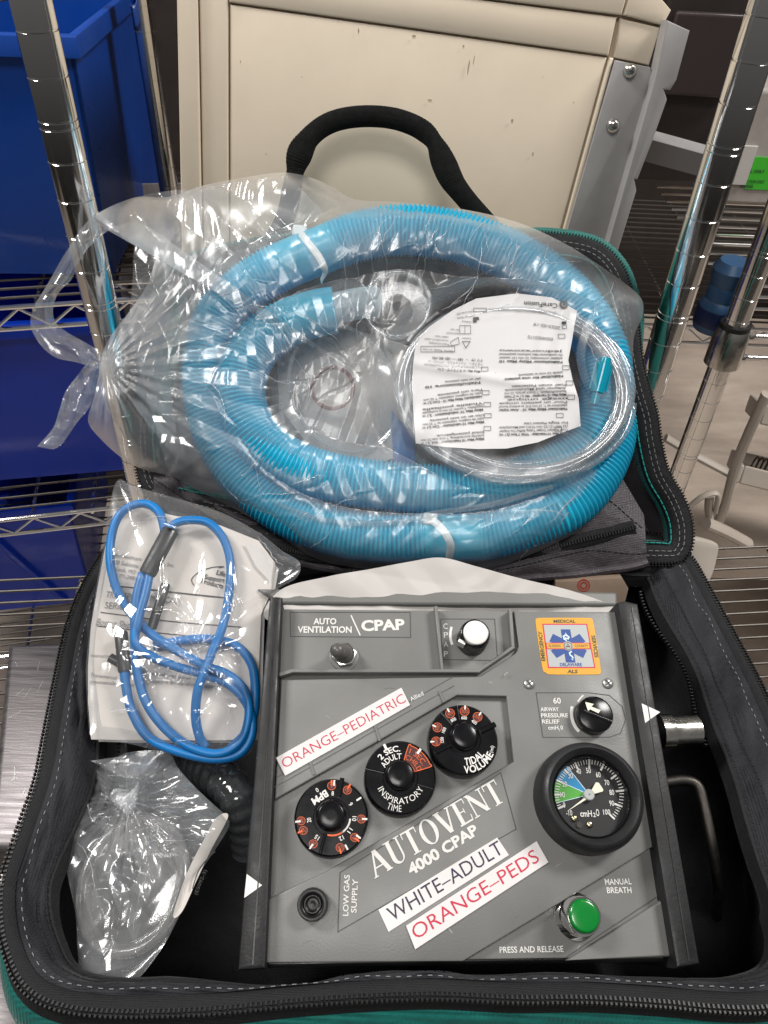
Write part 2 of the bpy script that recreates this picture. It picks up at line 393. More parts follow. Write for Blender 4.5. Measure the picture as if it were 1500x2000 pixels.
# ------------------------------------------------------------------ lettering
TCACHE = {}
def glyphs(txt, bold=0.):
    k = (txt, bold)
    if k not in TCACHE:
        cu = bpy.data.curves.new('t', 'FONT'); cu.body = txt; cu.size = 1; cu.offset = bold; cu.resolution_u = 3; cu.fill_mode = 'FRONT'
        o = bpy.data.objects.new('t', cu); COL.objects.link(o)
        dg = bpy.context.evaluated_depsgraph_get(); dg.update()
        me = bpy.data.meshes.new_from_object(o.evaluated_get(dg))
        V = np.array([v.co[:] for v in me.vertices]).reshape(-1, 3)[:, :2]; Fc = [tuple(p.vertices) for p in me.polygons]
        bpy.data.objects.remove(o); bpy.data.curves.remove(cu); bpy.data.meshes.remove(me)
        V = V - [V[:, 0].min(), 0]
        TCACHE[k] = (V, Fc, V[:, 0].max())
    return TCACHE[k]
CAPH = .69
def text_on(mb, plane, txt, p0, p1, cap_px, h, bold=0., slant=0., hfn=None, off=0.):
    """baseline from pixel p0 to pixel p1, capital height in pixels"""
    A = plane.hit(*p0, h); B = plane.hit(*p1, h); V, Fc, wd = glyphs(txt, bold)
    d = B - A; L = np.linalg.norm(d); d = d / L; n = np.array([-d[1], d[0]])
    cp = cap_px * plane.scale((p0[0] + p1[0]) / 2, (p0[1] + p1[1]) / 2, h)
    y = V[:, 1] / CAPH * cp; x = V[:, 0] / wd * L + slant * y
    P = A + x[:, None] * d + y[:, None] * n
    z = np.full(len(P), h + off) if hfn is None else hfn(P) + off
    mb.add(np.c_[P, z], Fc); return mb
def text_c(mb, plane, txt, c, w_px, cap_px, h, ang=0., bold=0., off=0.):
    """centred on pixel c, ang = reading direction in local degrees"""
    C = plane.hit(*c, h); k = plane.scale(*c, h); V, Fc, wd = glyphs(txt, bold)
    a = math.radians(ang); d = np.array([math.cos(a), math.sin(a)]); n = np.array([-d[1], d[0]])
    y = (V[:, 1] / CAPH - .5) * cap_px * k; x = (V[:, 0] / wd - .5) * w_px * k
    P = C + x[:, None] * d + y[:, None] * n
    mb.add(np.c_[P, np.full(len(P), h + off)], Fc); return mb
def text_arc(mb, C, r, txt, ang, cap, width, z, bold=0., inward=False):
    """local units; text centred at local angle ang, capitals pointing outward or inward"""
    V, Fc, wd = glyphs(txt, bold); y = V[:, 1] / CAPH * cap; x = (V[:, 0] / wd - .5) * width; a0 = math.radians(ang)
    if inward: th = a0 + x / r; rr = r - y
    else: th = a0 - x / r; rr = r + y
    mb.add(np.c_[C[0] + rr * np.cos(th), C[1] + rr * np.sin(th), np.full(len(x), z)], Fc); return mb
SERIF = {
 'A': (.98, [('s', .08, .02, .46, .98, .10), ('s', .86, .02, .49, .98, .23), ('r', .22, .30, .70, .355), ('r', -.02, 0, .22, .045), ('r', .68, 0, 1.02, .045)]),
 'U': (.92, [('r', .12, .28, .33, .97), ('r', .69, .28, .785, .97), ('arc', .4525, .28, .3325, .28, .21, .095), ('r', .0, .955, .39, 1.), ('r', .60, .955, .92, 1.)]),
 'T': (.86, [('r', .325, .03, .535, .95), ('r', .02, .935, .84, 1.), ('r', .22, 0, .64, .045), ('s', .05, .75, .05, .97, .05), ('s', .81, .75, .81, .97, .05)]),
 'O': (1.0, [('ring',)]),
 'V': (.96, [('s', .13, .98, .50, .02, .23), ('s', .82, .98, .53, .02, .10), ('r', -.02, .955, .34, 1.), ('r', .66, .955, .98, 1.)]),
 'E': (.82, [('r', .09, .03, .30, .97), ('r', .0, 0, .76, .07), ('r', .0, .945, .74, 1.), ('r', .27, .48, .55, .53), ('s', .73, .02, .76, .26, .05), ('s', .72, .98, .72, .76, .05), ('s', .54, .40, .54, .61, .045)]),
 'N': (.98, [('r', .09, .03, .165, .97), ('r', .81, .03, .885, .97), ('s', .14, .95, .83, .03, .24), ('r', -.02, 0, .28, .045), ('r', -.02, .955, .2, 1.), ('r', .68, .955, 1.0, 1.)]),
}
def serif_word(mb, plane, txt, p0, p1, cap_px, h):
    A = plane.hit(*p0, h); B = plane.hit(*p1, h); d = B - A; L = np.linalg.norm(d); d /= L; n = np.array([-d[1], d[0]])
    cp = cap_px * plane.scale((p0[0] + p1[0]) / 2, (p0[1] + p1[1]) / 2, h)
    tot = sum(SERIF[c][0] + .06 for c in txt) - .06; x0 = 0; kz = 0
    def put(P):
        nonlocal kz
        P = np.asarray(P); Q = A + (P[:, :1] / tot * L) * d + P[:, 1:2] * cp * n
        mb.flat(Q, h + (kz % 5) * 2.5e-5); kz += 1
    for c in txt:
        wd, st = SERIF[c]
        for q in st:
            if q[0] == 'r': put([(x0 + q[1], q[2]), (x0 + q[3], q[2]), (x0 + q[3], q[4]), (x0 + q[1], q[4])])
            elif q[0] == 's':
                _, xa, ya, xb, yb, wv = q; put([(x0 + xa - wv / 2, ya), (x0 + xa + wv / 2, ya), (x0 + xb + wv / 2, yb), (x0 + xb - wv / 2, yb)])
            elif q[0] == 'arc':
                _, cx, cy, rx, ry, wl, wr = q; a = np.linspace(math.pi, 2 * math.pi, 16)
                o = np.c_[x0 + cx + rx * np.cos(a), cy + ry * np.sin(a)]
                t = np.linspace(0, 1, 16); i = np.c_[x0 + cx - (rx - wl) + ((rx - wr) + (rx - wl)) * (1 - np.cos(t * math.pi)) / 2, cy + (ry - .06) * np.sin(a)]
                for k in range(15): put([o[k], o[k + 1], i[k + 1], i[k]])
            else:
                a = np.linspace(0, 2 * math.pi, 33)
                o = np.c_[x0 + .5 + .47 * np.cos(a), .5 + .52 * np.sin(a)]; i = np.c_[x0 + .5 + .26 * np.cos(a), .5 + .475 * np.sin(a)]
                for k in range(32): put([o[k], o[k + 1], i[k + 1], i[k]])
        x0 += wd + .06
    return mb
# ================================================================== SETTING
floor = MB().box(-4, 4, -1.5, 6, -1.05, -1.0).build('floor', FLOORM); tag(floor, kind='structure')
# wire shelf that carries the bag ------------------------------------------------
def wire_shelf(name, M, x0, x1, y0, y1, label, group=None, sp=.025, r=.0018, truss='front', rod=.10, deck=WIREM):
    t = empty(name, M, label, 'wire shelf', group)
    m = MB(); k = 0
    y = y0
    while y <= y1 + 1e-6:
        m.tube([(x0, y, 0), (x1, y, 0)], r, 8); y += sp
    m.build('wire_deck', deck or CHROME, t)
    m = MB(); x = x0 + .03
    while x < x1:
        m.tube([(x, y0, -.005), (x, y1, -.005)], .0026, 8); x += rod
    m.build('cross_rods', CHROME, t)
    for yy in ((y0, y1) if truss == 'both' else (y0,)):
        m = MB(); m.tube([(x0, yy, .0), (x1, yy, .0)], .003, 8); m.tube([(x0, yy, -.028), (x1, yy, -.028)], .003, 8)
        z = []; x = x0; u = 0
        while x < x1:
            z.append((x, yy, -.002 if u % 2 else -.026)); x += .032; u += 1
        m.tube(z, .0024, 8); m.build('truss_edge', CHROME, t)
    return t
HM = on_z(820, 1040, .13)                       # middle of the bag's hinge
ca, sa = math.cos(math.radians(7)), math.sin(math.radians(7))
HU = np.array([ca, sa * .0 - sa, 0]); HU = nrm(HU)
def rotz_at(p, deg): return Matrix.Translation(Vector(p)) @ Matrix.Rotation(math.radians(deg), 4, 'Z')
wire_shelf('wire_shelf', rotz_at((0, .525, 0), 7), -.62, .75, -.80, .012, 'chrome wire shelf the open bag lies on, bare wires showing at right', sp=.0145, r=.0013, deck=WIREM)
# chrome posts ---------------------------------------------------------------
def post(x, y, z0, z1, label, zr=.398, r=.0127, lean=None, collar=None):
    t = empty('chrome_post', Matrix.Translation((x, y, z0)), label, 'post', 'chrome shelf posts')
    prof = [(r, 0)]; zs = []
    k = -40
    while k < 60:
        z = zr - k * .0254
        if z0 + .01 < z < z1 - .01: zs.append(z)
        if k % 5 == 0 and z0 + .01 < z - .0045 < z1 - .01: zs.append(z - .0045)
        k += 1
    for z in sorted(zs): prof += [(r, z - z0 - .0007), (r - .0005, z - z0 - .0003), (r - .0005, z - z0 + .0003), (r, z - z0 + .0007)]
    prof.append((r, z1 - z0))
    MB().lathe(prof, seg=40).build('tube', CHROME, t, ang=20)
    if collar:
        zc = collar - z0
        MB().lathe([(r + .0005, zc - .03), (r + .0065, zc - .03), (r + .0062, zc + .005), (r + .0035, zc + .014), (r + .0005, zc + .014)], seg=40).build('collar', NICKEL, t)
        MB().lathe([(r + .0002, zc + .0145), (r + .0036, zc + .0145), (r + .0036, zc + .019), (r + .0002, zc + .019)], seg=40).build('split_sleeve', BLK, t)
    return t
p = at_depth(167, 467, .561); q = at_depth(1322, 590, .615)
post(p[0], p[1], -1., .95, 'thick chrome post in front of the blue bins, nearest at left')
post(q[0], q[1], -1., .95, 'thick chrome post right of the cream cabinet, nearest at right', zr=.392)
p = at_depth(302, 180, .95); post(p[0], p[1], -1., 1.1, 'thin far chrome post between blue bins and cream cabinet', zr=.41)
p = at_depth(1375, 800, .90); cz = float(at_depth(1432, 655, .845)[2])
post(p[0], p[1], -1., .80, 'far chrome post with a stamped shelf collar, at far right', zr=.372, collar=cz)
PR = p
# rods of the far shelf running right from the collar
t = empty('wire_shelf', Matrix.Translation((PR[0], PR[1], cz)), 'chrome wire shelf level with the stamped post collar at far right', 'wire shelf')
m = MB()
for dz in (-.022, .004): m.tube([(.018, 0, dz), (.5, .02, dz)], .0032, 10); m.lathe([(.005, -.004 + dz), (.006, dz), (.005, dz + .004)], (.021, 0), 12)
m.build('truss_edge', CHROME, t)
m = MB()
for k in range(14): m.tube([(.02, .05 + k * .03, .012), (.55, .06 + k * .03, .012)], .0019, 8)
m.build('wire_deck', CHROME, t)
# left rack with blue bins ----------------------------------------------------
LR = rotz_at((-.315, .89, 0), 14)
LRi = LR.inverted()
for z, y0, lab in ((.105, -.02, 'chrome wire shelf under the topmost blue bin'), (-.215, -.03, 'chrome wire shelf between the middle and lowest blue bins'), (-.512, -.03, 'chrome wire shelf under the lowest blue bin')):
    wire_shelf('wire_shelf', LR @ Matrix.Translation((0, 0, z)), -.75, .14, y0, .45, lab, rod=.085)
def bin_(M, wd, dp, ht, label, mt, ribx, tilt=0):
    t = empty('storage_bin', M, label, 'storage bin', 'blue storage bins on the left rack')
    th = .004; m = MB(); tp = .012
    # walls as tapered panels: front at y=0, right at x=0
    def panel(a, b, c, d, nn):
        A = [np.array(v, float) for v in (a, b, c, d)]; nn = np.array(nn, float) * th
        V = A + [v + nn for v in A]
        m.add(V, [(0, 1, 2, 3), (7, 6, 5, 4), (0, 4, 5, 1), (1, 5, 6, 2), (2, 6, 7, 3), (3, 7, 4, 0)])
    panel((-wd + tp, tp, 0), (-tp, tp, 0), (0, 0, ht), (-wd, 0, ht), (0, 1, 0))
    panel((-tp, tp, 0), (-tp, dp, 0), (0, dp, ht), (0, 0, ht), (-1, 0, 0))
    panel((-wd + tp, dp, 0), (-tp, dp, 0), (0, dp, ht), (-wd, dp, ht), (0, -1, 0))
    panel((-wd + tp, tp, 0), (-wd + tp, dp, 0), (-wd, dp, ht), (-wd, 0, ht), (1, 0, 0))
    panel((-wd + tp, tp, 0), (-tp, tp, 0), (-tp, dp, 0), (-wd + tp, dp, 0), (0, 0, 1))
    m.build('body', mt, t, smooth=False)
    m = MB(); P = [(-wd, 0), (0, 0), (0, dp), (-wd, dp)]
    m.prism([(-wd - .008, -.009), (.008, -.009), (.008, .004), (-wd - .008, .004)], ht - .018, ht + .002, .002)
    m.prism([(-.003, .0045), (.008, .0045), (.008, dp + .008), (-.003, dp + .008)], ht - .018, ht + .002, .002)
    m.prism([(-wd - .008, .0045), (-wd + .003, .0045), (-wd + .003, dp + .008), (-wd - .008, dp + .008)], ht - .018, ht + .002, .002)
    m.build('rim', mt, t, ang=30)
    for (xa, xb, xc, z1) in ribx:                      # moulded ribs on the front
        m = MB(); zt = ht * z1
        fy = lambda z: tp * (1 - z / ht)
        V = []
        for z, xx in ((.012, xa), (ht * .45, xb), (zt, xc)):
            y = fy(z); V += [(xx - .013, y - .0005, z), (xx - .004, y - .008, z), (xx + .004, y - .008, z), (xx + .007, y - .0005, z)]
        fc = []
        for r in range(2):
            for i in range(4): j = (i + 1) % 4; fc.append((r * 4 + i, r * 4 + j, r * 4 + 4 + j, r * 4 + 4 + i))
        fc += [(3, 2, 1, 0), (8, 9, 10, 11)]
        m.add(V, fc); m.build('rib', mt, t, ang=20)
    return t
B1 = bin_(rotz_at(on_y(236, 545, .90), 4) , .42, .36, .262, 'large bright blue bin at top left with cables inside', BIN, [(-.165, -.20, -.21, .8), (-.325, -.30, -.29, .9)])
B1.matrix_world = rotz_at(on_y(236, 545, .90), 4)
B2 = bin_(rotz_at(on_y(262, 925, .905), 12), .46, .34, .26, 'middle blue bin with a dashed seam, its bottom above the lower truss', BIND, [(-.215, -.225, -.24, .9)])
B3 = bin_(rotz_at(on_y(196, 1180, .92), 12), .48, .34, .245, 'lowest blue bin, half hidden behind the left zip of the bag', BIND, [(-.060, -.10, -.145, .93)])
# cables in the top bin
m = MB()
pt = smooth_path([(-.40, .09, .272), (-.33, .06, .288), (-.27, .09, .275), (-.2, .05, .292), (-.13, .08, .278), (-.05, .05, .290), (-.02, .12, .28)], 80); m.tube(pt, .004, 8)
pt = smooth_path([(-.36, .16, .28), (-.25, .03, .295), (-.19, .12, .29), (-.09, .03, .30), (-.06, .10, .285)], 80); m.tube(pt, .0035, 8)
tag(m.build('cable', WPLAST, None, B1.matrix_world), 'off-white cable curling out of the top blue bin', 'cable')
# dark things seen through the lower wires at left
m = MB(); m.box(-.55, -.12, .05, .12, -.19, -.17); m.box(-.30, -.02, .14, .2, -.19, -.165)
# far dark shelf and boxes behind
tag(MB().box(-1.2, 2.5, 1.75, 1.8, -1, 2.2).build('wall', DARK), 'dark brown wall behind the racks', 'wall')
# patterned dark holes at far left: a perforated grey panel seen between the posts
t = empty('perforated_panel', rotz_at(on_y(215, 470, 1.02) + np.array([0, 0, -.06]), 10), 'dark perforated metal panel behind the left chrome post', 'panel')
m = MB(); m.box(-.02, .22, .10, .104, -.12, .10); m.build('sheet', mat('perforated_grey', (.30, .27, .26), .5, nz=.2), t)
m = MB()
for i in range(9):
    for j in range(6):
        m.lathe([(.0075, -.001), (.0075, .001)], (0, 0), 14)
        V = m.v[-1]; V[:] = np.c_[V[:, 0] + .0 + i * .024 + (j % 2) * .012, .0985 + V[:, 2], V[:, 1] - .10 + j * .022]
m.build('holes', DARK, t)
wire_shelf('wire_shelf', rotz_at(on_y(215, 560, .98) + np.array([0, 0, .01]), 10), -.02, .30, -.01, .10, 'short chrome wire shelf in the gap right of the top blue bin', rod=.06)
# ================================================================== CREAM CABINET
d_ = W(nrm([-.120, .8175, .563])); e_ = W([1, .0814, .0955])
CAB = Plane(at_depth(800, 50, .62), e_, -d_)
cab = empty('equipment_cabinet', CAB.mat(), 'cream enamelled metal cabinet standing behind the bag, grey bracket on its right edge', 'cabinet')
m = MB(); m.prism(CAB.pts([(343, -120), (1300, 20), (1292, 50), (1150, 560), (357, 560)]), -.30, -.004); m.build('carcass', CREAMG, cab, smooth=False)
def cpanel(name, P, z=.0, mt=CREAM, b=.0016, z0=-.0035): return MB().prism(CAB.pts(P), z0, z, b).build(name, mt, cab, ang=30)
cpanel('side_frame', [(344, -120), (384.5, -120), (397, 560), (358, 560)], .003)
cpanel('inner_frame', [(387, -120), (446, -110), (447, 560), (400, 560)], .0005)
cpanel('door_panel', [(448.5, 9), (1186, 113), (1086, 480), (1062, 560), (449.5, 560)], .0)
cpanel('top_frame', [(448, -62), (1000, 8), (1205, 34), (1188, 109), (448, 4.5)], .001)
cpanel('top_cap', [(448, -120), (1240, -60), (1213, 30), (1000, 4), (448, -66)], .002)
cpanel('door_edge', [(1190, 112), (1199, 114), (1098, 482), (1090, 482)], .001)
cpanel('corner_block', [(1211, 36), (1291, 54), (1268, 128), (1199, 113)], .0)
cpanel('corner_cap', [(1217, 30), (1242, -60), (1310, 20), (1294, 50)], .002)
br = cpanel('bracket', [(1200, 117), (1268, 131), (1272, 150), (1178, 500), (1096, 482)], .0035, ALU, .0008)
fl = cpanel('bracket_flange', [(1291, 38), (1334, 58), (1309, 152), (1297, 172), (1285, 171), (1291, 190), (1266, 262), (1235, 343), (1229, 343), (1233, 365), (1192, 500), (1170, 498), (1270, 140)], .016, ALU, .0012, z0=.0)
for x, y in ((1230, 138), (1197, 246)):
    c = CAB.hit(x, y, .0035); k = CAB.scale(x, y)
    sc = MB().lathe([(13 * k, .0033), (13 * k, .005), (10 * k, .0072), (5 * k, .0083)], c, 24).build('screw', NICKEL, cab, ang=60)
    m = MB(); m.box(c[0] - 5 * k, c[0] + 5 * k, c[1] - 1.2 * k, c[1] + 1.2 * k, .008, .0086); m.box(c[0] - 1.2 * k, c[0] + 1.2 * k, c[1] - 5 * k, c[1] + 5 * k, .008, .00855)
    m.build('slot', DLINE, sc)
for x, y, wdt, hh in ((808, 70, 8, 5), (700, 60, 3, 9), (905, 90, 5, 5), (1040, 300, 4, 6), (840, 195, 10, 3), (1000, 235, 5, 7), (915, 130, 3, 26), (925, 118, 2, 18), (590, 150, 2, 3), (520, 300, 3, 2), (1120, 200, 2, 4), (660, 40, 4, 2), (1060, 150, 2, 2), (470, 120, 2, 5)):
    c = CAB.hit(x, y); k = CAB.scale(x, y)
    m = MB(); a = np.linspace(0, 6.28, 9)[:-1]; m.flat(c + np.c_[np.cos(a) * wdt * k * (.6 + .4 * RNG.random(8)), np.sin(a) * hh * k * (.6 + .4 * RNG.random(8))] * .6, .0012); m.build('paint_chip', CREAMG, cab)
# ================================================================== THINGS RIGHT OF THE CABINET
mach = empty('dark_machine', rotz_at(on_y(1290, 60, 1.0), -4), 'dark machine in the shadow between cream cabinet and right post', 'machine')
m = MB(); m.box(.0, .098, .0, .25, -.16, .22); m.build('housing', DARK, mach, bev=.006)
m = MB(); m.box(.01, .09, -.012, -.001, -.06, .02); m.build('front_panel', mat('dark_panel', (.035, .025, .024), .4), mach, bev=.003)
a = on_y(1240, 268, .80); b = on_y(1400, 312, .80)
rail = empty('shelf_rail', Matrix.Translation(a), 'light grey steel rail running behind the right chrome post', 'rail')
d = b - a
m = MB(); m.add([(0, 0, 0), d * 1.0, d * 1.0 + [0, .03, .004], (0, .03, .004), (0, 0, -.004), d * 1.0 + [0, 0, -.004], d * 1.0 + [0, .03, 0], (0, .03, 0)], [(0, 1, 2, 3), (7, 6, 5, 4), (0, 4, 5, 1), (1, 5, 6, 2), (2, 6, 7, 3), (3, 7, 4, 0)]); m.build('flange', ALU, rail, smooth=False)
m = MB(); m.add([(0, -.0022, .002), d * 1.0 + [0, -.0022, .002], d * 1.0 + [0, 0, .002], (0, 0, .002), (0, -.0022, -.018), d * 1.0 + [0, -.0022, -.018], d * 1.0 + [0, 0, -.018], (0, 0, -.018)], [(0, 1, 2, 3), (7, 6, 5, 4), (0, 4, 5, 1), (1, 5, 6, 2), (2, 6, 7, 3), (3, 7, 4, 0)]); m.build('web', mat('steel_web', (.2, .19, .185), .5, .3), rail, smooth=False)
# grey case with a green label, far right
gc = empty('grey_case', Matrix.Translation(on_y(1408, 400, 1.05)), 'grey plastic case with a bright green label, behind the right post', 'case')
m = MB(); m.box(-.02, .30, .0, .25, 0, .14); m.build('shell', mat('case_grey', (.42, .38, .35), .5, nz=.1), gc, bev=.006)
m = MB(); m.box(-.018, .022, -.004, -.0002, .028, .075); m.build('white_tag', PAPER, gc)
lb = MB().box(.0235, .060, -.0015, -.0001, .022, .062).build('green_label', LIME, gc)
PG = Plane(on_y(1408, 400, 1.05) + np.array([0, -.0018, 0]), [1, 0, 0], [0, 0, 1])
m = MB()
text_on(m, PG, 'FINAL ONLY', (1448, 337), (1493, 338), 6, 0, .02); text_on(m, PG, 'INSPECTION ONLY', (1444, 358), (1493, 358), 6, 0, .02); text_on(m, PG, 'ADDRESS', (1444, 367), (1470, 367), 6, 0, .02)
V = np.concatenate(m.v); m.v = [np.c_[V[:, 0], V[:, 2] * 0 - .0018, V[:, 1]]]
m.build('lettering', INK, lb)
# wire shelf seen far below right, two of them
wire_shelf('wire_shelf', Matrix.Translation(on_y(1300, 560, 1.25)), -.16, .9, -.14, .42, 'low chrome wire shelf beyond the right post, under the dark blue bottle', rod=.12)
# navy bottle
bt = empty('plastic_bottle', Matrix.Translation(on_y(1392, 640, .80)), 'dark blue ribbed plastic bottle just behind the right chrome post', 'bottle')
MB().lathe([(.004, -.002), (.022, .0), (.024, .006), (.023, .03), (.019, .036), (.0195, .04), (.0185, .044), (.0195, .048), (.018, .052), (.020, .058), (.0215, .07), (.016, .079), (.004, .080)], seg=32).build('body', mat('navy_plastic', (.025, .08, .18), .4), bt)
MB().lathe([(.0242, .008), (.0247, .012), (.0237, .026), (.0233, .027)], seg=32, cap=False).build('label_band', mat('navy_band', (.004, .012, .06), .4), bt)
# off-white plastic trays standing in the background at right
def bar(m, P, Y, r, fl_=.6): m.tube(smooth_path([on_y(x, y, Y + (dy if dy else 0)) for x, y, dy in P], 40), r, 10, flat=fl_)
tr = empty('drying_rack', None, 'off-white plastic rack with diagonal struts, leaning behind the right wires', 'rack')
m = MB(); bar(m, [(1497, 770, 0), (1440, 900, 0), (1415, 990, 0), (1398, 1030, 0)], .80, .009); m.build('upright', WPLAST, tr)
m = MB(); bar(m, [(1300, 855, 0.06), (1350, 885, .05), (1425, 925, .02)], .80, .008); m.build('crossbar', WPLAST, tr)
m = MB(); bar(m, [(1346, 990, -.02), (1372, 970, -.02), (1395, 963, -.02), (1402, 970, -.02), (1397, 1000, -.02)], .80, .005); m.build('handle', WPLAST, tr)
m = MB(); bar(m, [(1386, 968, 0), (1384, 1000, 0), (1390, 1025, 0)], .79, .010, .5); bar(m, [(1380, 1022, 0), (1420, 1040, 0), (1462, 1063, 0)], .775, .011, .7); m.build('strut', WPLAST, tr)
wt = empty('white_tray', None, 'off-white plastic tray holding dark springs, at the right picture edge', 'tray')
A = on_y(1445, 935, .84)
Mtr = Matrix.Translation(A) @ Matrix.Rotation(math.radians(-20), 4, 'Z') @ Matrix.Rotation(math.radians(-25), 4, 'X')
wt.matrix_world = Mtr
def tray(z, o):
    m = MB(); P = [(0, 0), (.22, 0), (.22, .12), (0, .12)]
    m.box(0, .22, 0, .12, z, z + .004); m.box(-.006, 0, -.006, .126, z - .006, z + .02); m.box(0, .22, -.006, 0, z - .006, z + .02); m.box(0, .22, .12, .126, z - .006, z + .02)
    m.build('tray_level', WPLAST, o, bev=.003)
tray(0, wt); tray(.085, wt)
m = MB()
for k in range(16): m.tube([(.02 + k * .006 + .002 * math.cos(a), .05 + .018 * math.sin(a), .016 + .012 * math.cos(a)) for a in np.linspace(0, 6.28, 14)], .0012, 6)
tag(m.build('coil_spring', DARK, None, Mtr), 'dark coiled spring lying in the off-white tray', 'spring')
# white rounded plate just behind the bag's right corner
wp = Plane(at_depth(1385, 1080, .76), [1, -.1, .05], [0, .55, .83])
o = MB().prism(wp.pts(smooth_path([(1340, 1062), (1352, 1050), (1385, 1056), (1403, 1064), (1404, 1080), (1394, 1120), (1380, 1140), (1340, 1140)], 60, True)), -.012, 0, .003).build('plastic_basket', WPLAST, None, wp.mat())
tag(o, 'off-white rounded plastic basket end poking up behind the bag corner at right', 'basket')
tt = empty('low_table', Matrix.Translation((.42, .86, -.30)), 'low tan table top with brown smears, behind the posts at right', 'table')
MB().prism([(0, 0), (1.4, 0), (1.4, .84), (0, .84)], -.03, 0, .004).build('table_top', FLOORM, tt)
for x_, y_ in ((.05, .05), (1.35, .05), (.05, .79), (1.35, .79)): MB().box(x_ - .02, x_ + .02, y_ - .02, y_ + .02, -.70, -.031).build('leg', DARK, tt)
# steel box at left -----------------------------------------------------------------
sb = empty('steel_box', Matrix.Translation(on_z(75, 1450, .085)), 'scratched brushed steel box beside the left side of the bag', 'box')
cpt = on_z(75, 1450, .085)
P = (on_z(np.array([14, 150, 250, 250, -28, -16]), np.array([1256, 1250, 1250, 1660, 1660, 1560]), .085) - cpt)[:, :2]
MB().prism(P, -.08, 0, .005).build('body', STEEL, sb, ang=60)
for k in range(14):
    c = (on_z(RNG.uniform(20, 110), RNG.uniform(1270, 1600), .085) - cpt)[:2]; a = RNG.uniform(.4, 2.4); L = RNG.uniform(.003, .011)
    dd = np.array([math.cos(a), math.sin(a)]) * L / 2; m = MB(); m.line([c - dd, c + dd], .00025, 0, .00012); m.build('scratch', mat('scratch', (.8, .78, .76), .3, 1.), sb)
sb2 = MB().prism((on_z(np.array([-60, 20, 60, 140, 140, -60]), np.array([1885, 1885, 1960, 2060, 2120, 2120]), .06) - on_z(0, 1950, .06))[:, :2], -.055, 0, .004).build('steel_tray', STEEL, None, Matrix.Translation(on_z(0, 1950, .06)))
tag(sb2, 'steel tray edge under the lower left corner of the bag', 'tray')
# ================================================================== THE BAG
RIMZ = .13
bag = empty('equipment_bag', Matrix.Translation((0, .26, 0)), 'open teal and black zippered equipment bag with charcoal lining, lid leaning back', 'bag')
BO = np.array([0, .26, 0])
rim_px = [(330, 1000), (262, 1010), (218, 1062), (190, 1104), (160, 1160), (135, 1230), (115, 1320), (95, 1420), (75, 1520), (50, 1590), (24, 1660), (5, 1720), (2, 1790), (16, 1860), (48, 1922), (110, 1958), (220, 1972), (400, 1968), (560, 1954), (700, 1946), (850, 1943), (1000, 1950), (1150, 1948), (1300, 1954), (1400, 1962), (1500, 1962), (1590, 1940), (1640, 1880), (1650, 1780), (1622, 1680), (1575, 1550), (1520, 1420), (1475, 1310), (1425, 1215), (1372, 1130), (1340, 1088), (1290, 1055), (1100, 1045), (800, 1030), (500, 1015)]
zz = np.full(len(rim_px), RIMZ)
RL = on_z(np.array([p[0] for p in rim_px]), np.array([p[1] for p in rim_px]), RIMZ)
NL = 420
RIM = smooth_path(RL, NL, True)
RIM[:, 2] += .0035 * vnoise(RIM[:, :2], 28, 3)
def sstep0(a, b, x): t = np.clip((x - a) / (b - a), 0, 1); return t * t * (3 - 2 * t)
def loop_frame(L):
    T = np.roll(L, -1, 0) - np.roll(L, 1, 0); T[:, 2] = 0; T /= np.linalg.norm(T, axis=1)[:, None]
    N = np.stack([-T[:, 1], T[:, 0], 0 * T[:, 0]], 1)
    c = L.mean(0)
    if np.sum((c - L) * N) < 0: N = -N
    return T, N
RT, RN = loop_frame(RIM)
def sweep(L, N, prof, up, wob=None):
    """prof: list of (inward, up) or arrays; returns (n, k, 3)"""
    out = []
    for (a, b) in prof:
        a = np.broadcast_to(np.asarray(a, float), (len(L),)); b = np.broadcast_to(np.asarray(b, float), (len(L),))
        out.append(L + N * a[:, None] + np.asarray(up) * b[:, None])
    return np.stack(out, 1)
UP = np.array([0, 0, 1.])
# smoothed inner normals so that inset corners stay clean
def blur(A, k):
    B = A.copy()
    for _ in range(k): B = (np.roll(B, 1, 0) + B + np.roll(B, -1, 0)) / 3
    return B
RNs = blur(RN, 30); RNs /= np.maximum(np.linalg.norm(RNs, axis=1)[:, None], .6)
wr = vnoise(RIM[:, :2], 60, 11); wr2 = vnoise(RIM[:, :2], 140, 12)
right = np.clip((RIM[:, 0] - .1) / .1, 0, 1); front = np.clip((.16 - RIM[:, 1]) / .05, 0, 1)
fr_l = np.clip((-.02 - RIM[:, 0]) / .08, 0, 1)
flw = (.0165 + .010 * right + .003 * wr) * (1 - front) + front * (.0035 + .007 * fr_l + .0015 * wr)
ofs = .3 + .7 * front
def put(V, name, mt, parent=bag, closed=True, ang=180, off=BO): return MB().grid(V - off, closed).build(name, mt, parent, ang=ang)
# outer wall
z0 = RIMZ
o = put(sweep(RIM, RNs, [(.0035, -.004), (-.0035 * ofs, -.0052), (-.008 * ofs, -.0075), (-.014 * ofs, -.020), (-.018 * ofs, -.06), (-.015 * ofs, -.10), (-.004, -(z0 - .004)), (.03, -(z0 - .0015))], UP), 'outer_shell', TEAL)
b = MB(); b.prism(blur(RIM, 40)[::6, :2] - BO[:2], .001, .003); b.build('base_panel', LIN, bag)
put(sweep(RIM, RNs, [(.004, -.0035), (.0006, .0004), (-.0012, .0002), (-.0032 * ofs, -.0018), (-.0055 * ofs, -.0048), (-.006 * ofs, -.0062)], UP), 'zip_tape', TAPE)
put(sweep(RIM, RNs, [(.0006, .0007), (.004, .0012), (.0075, -.002 + .001 * wr)], UP), 'zip_tape', TAPE)
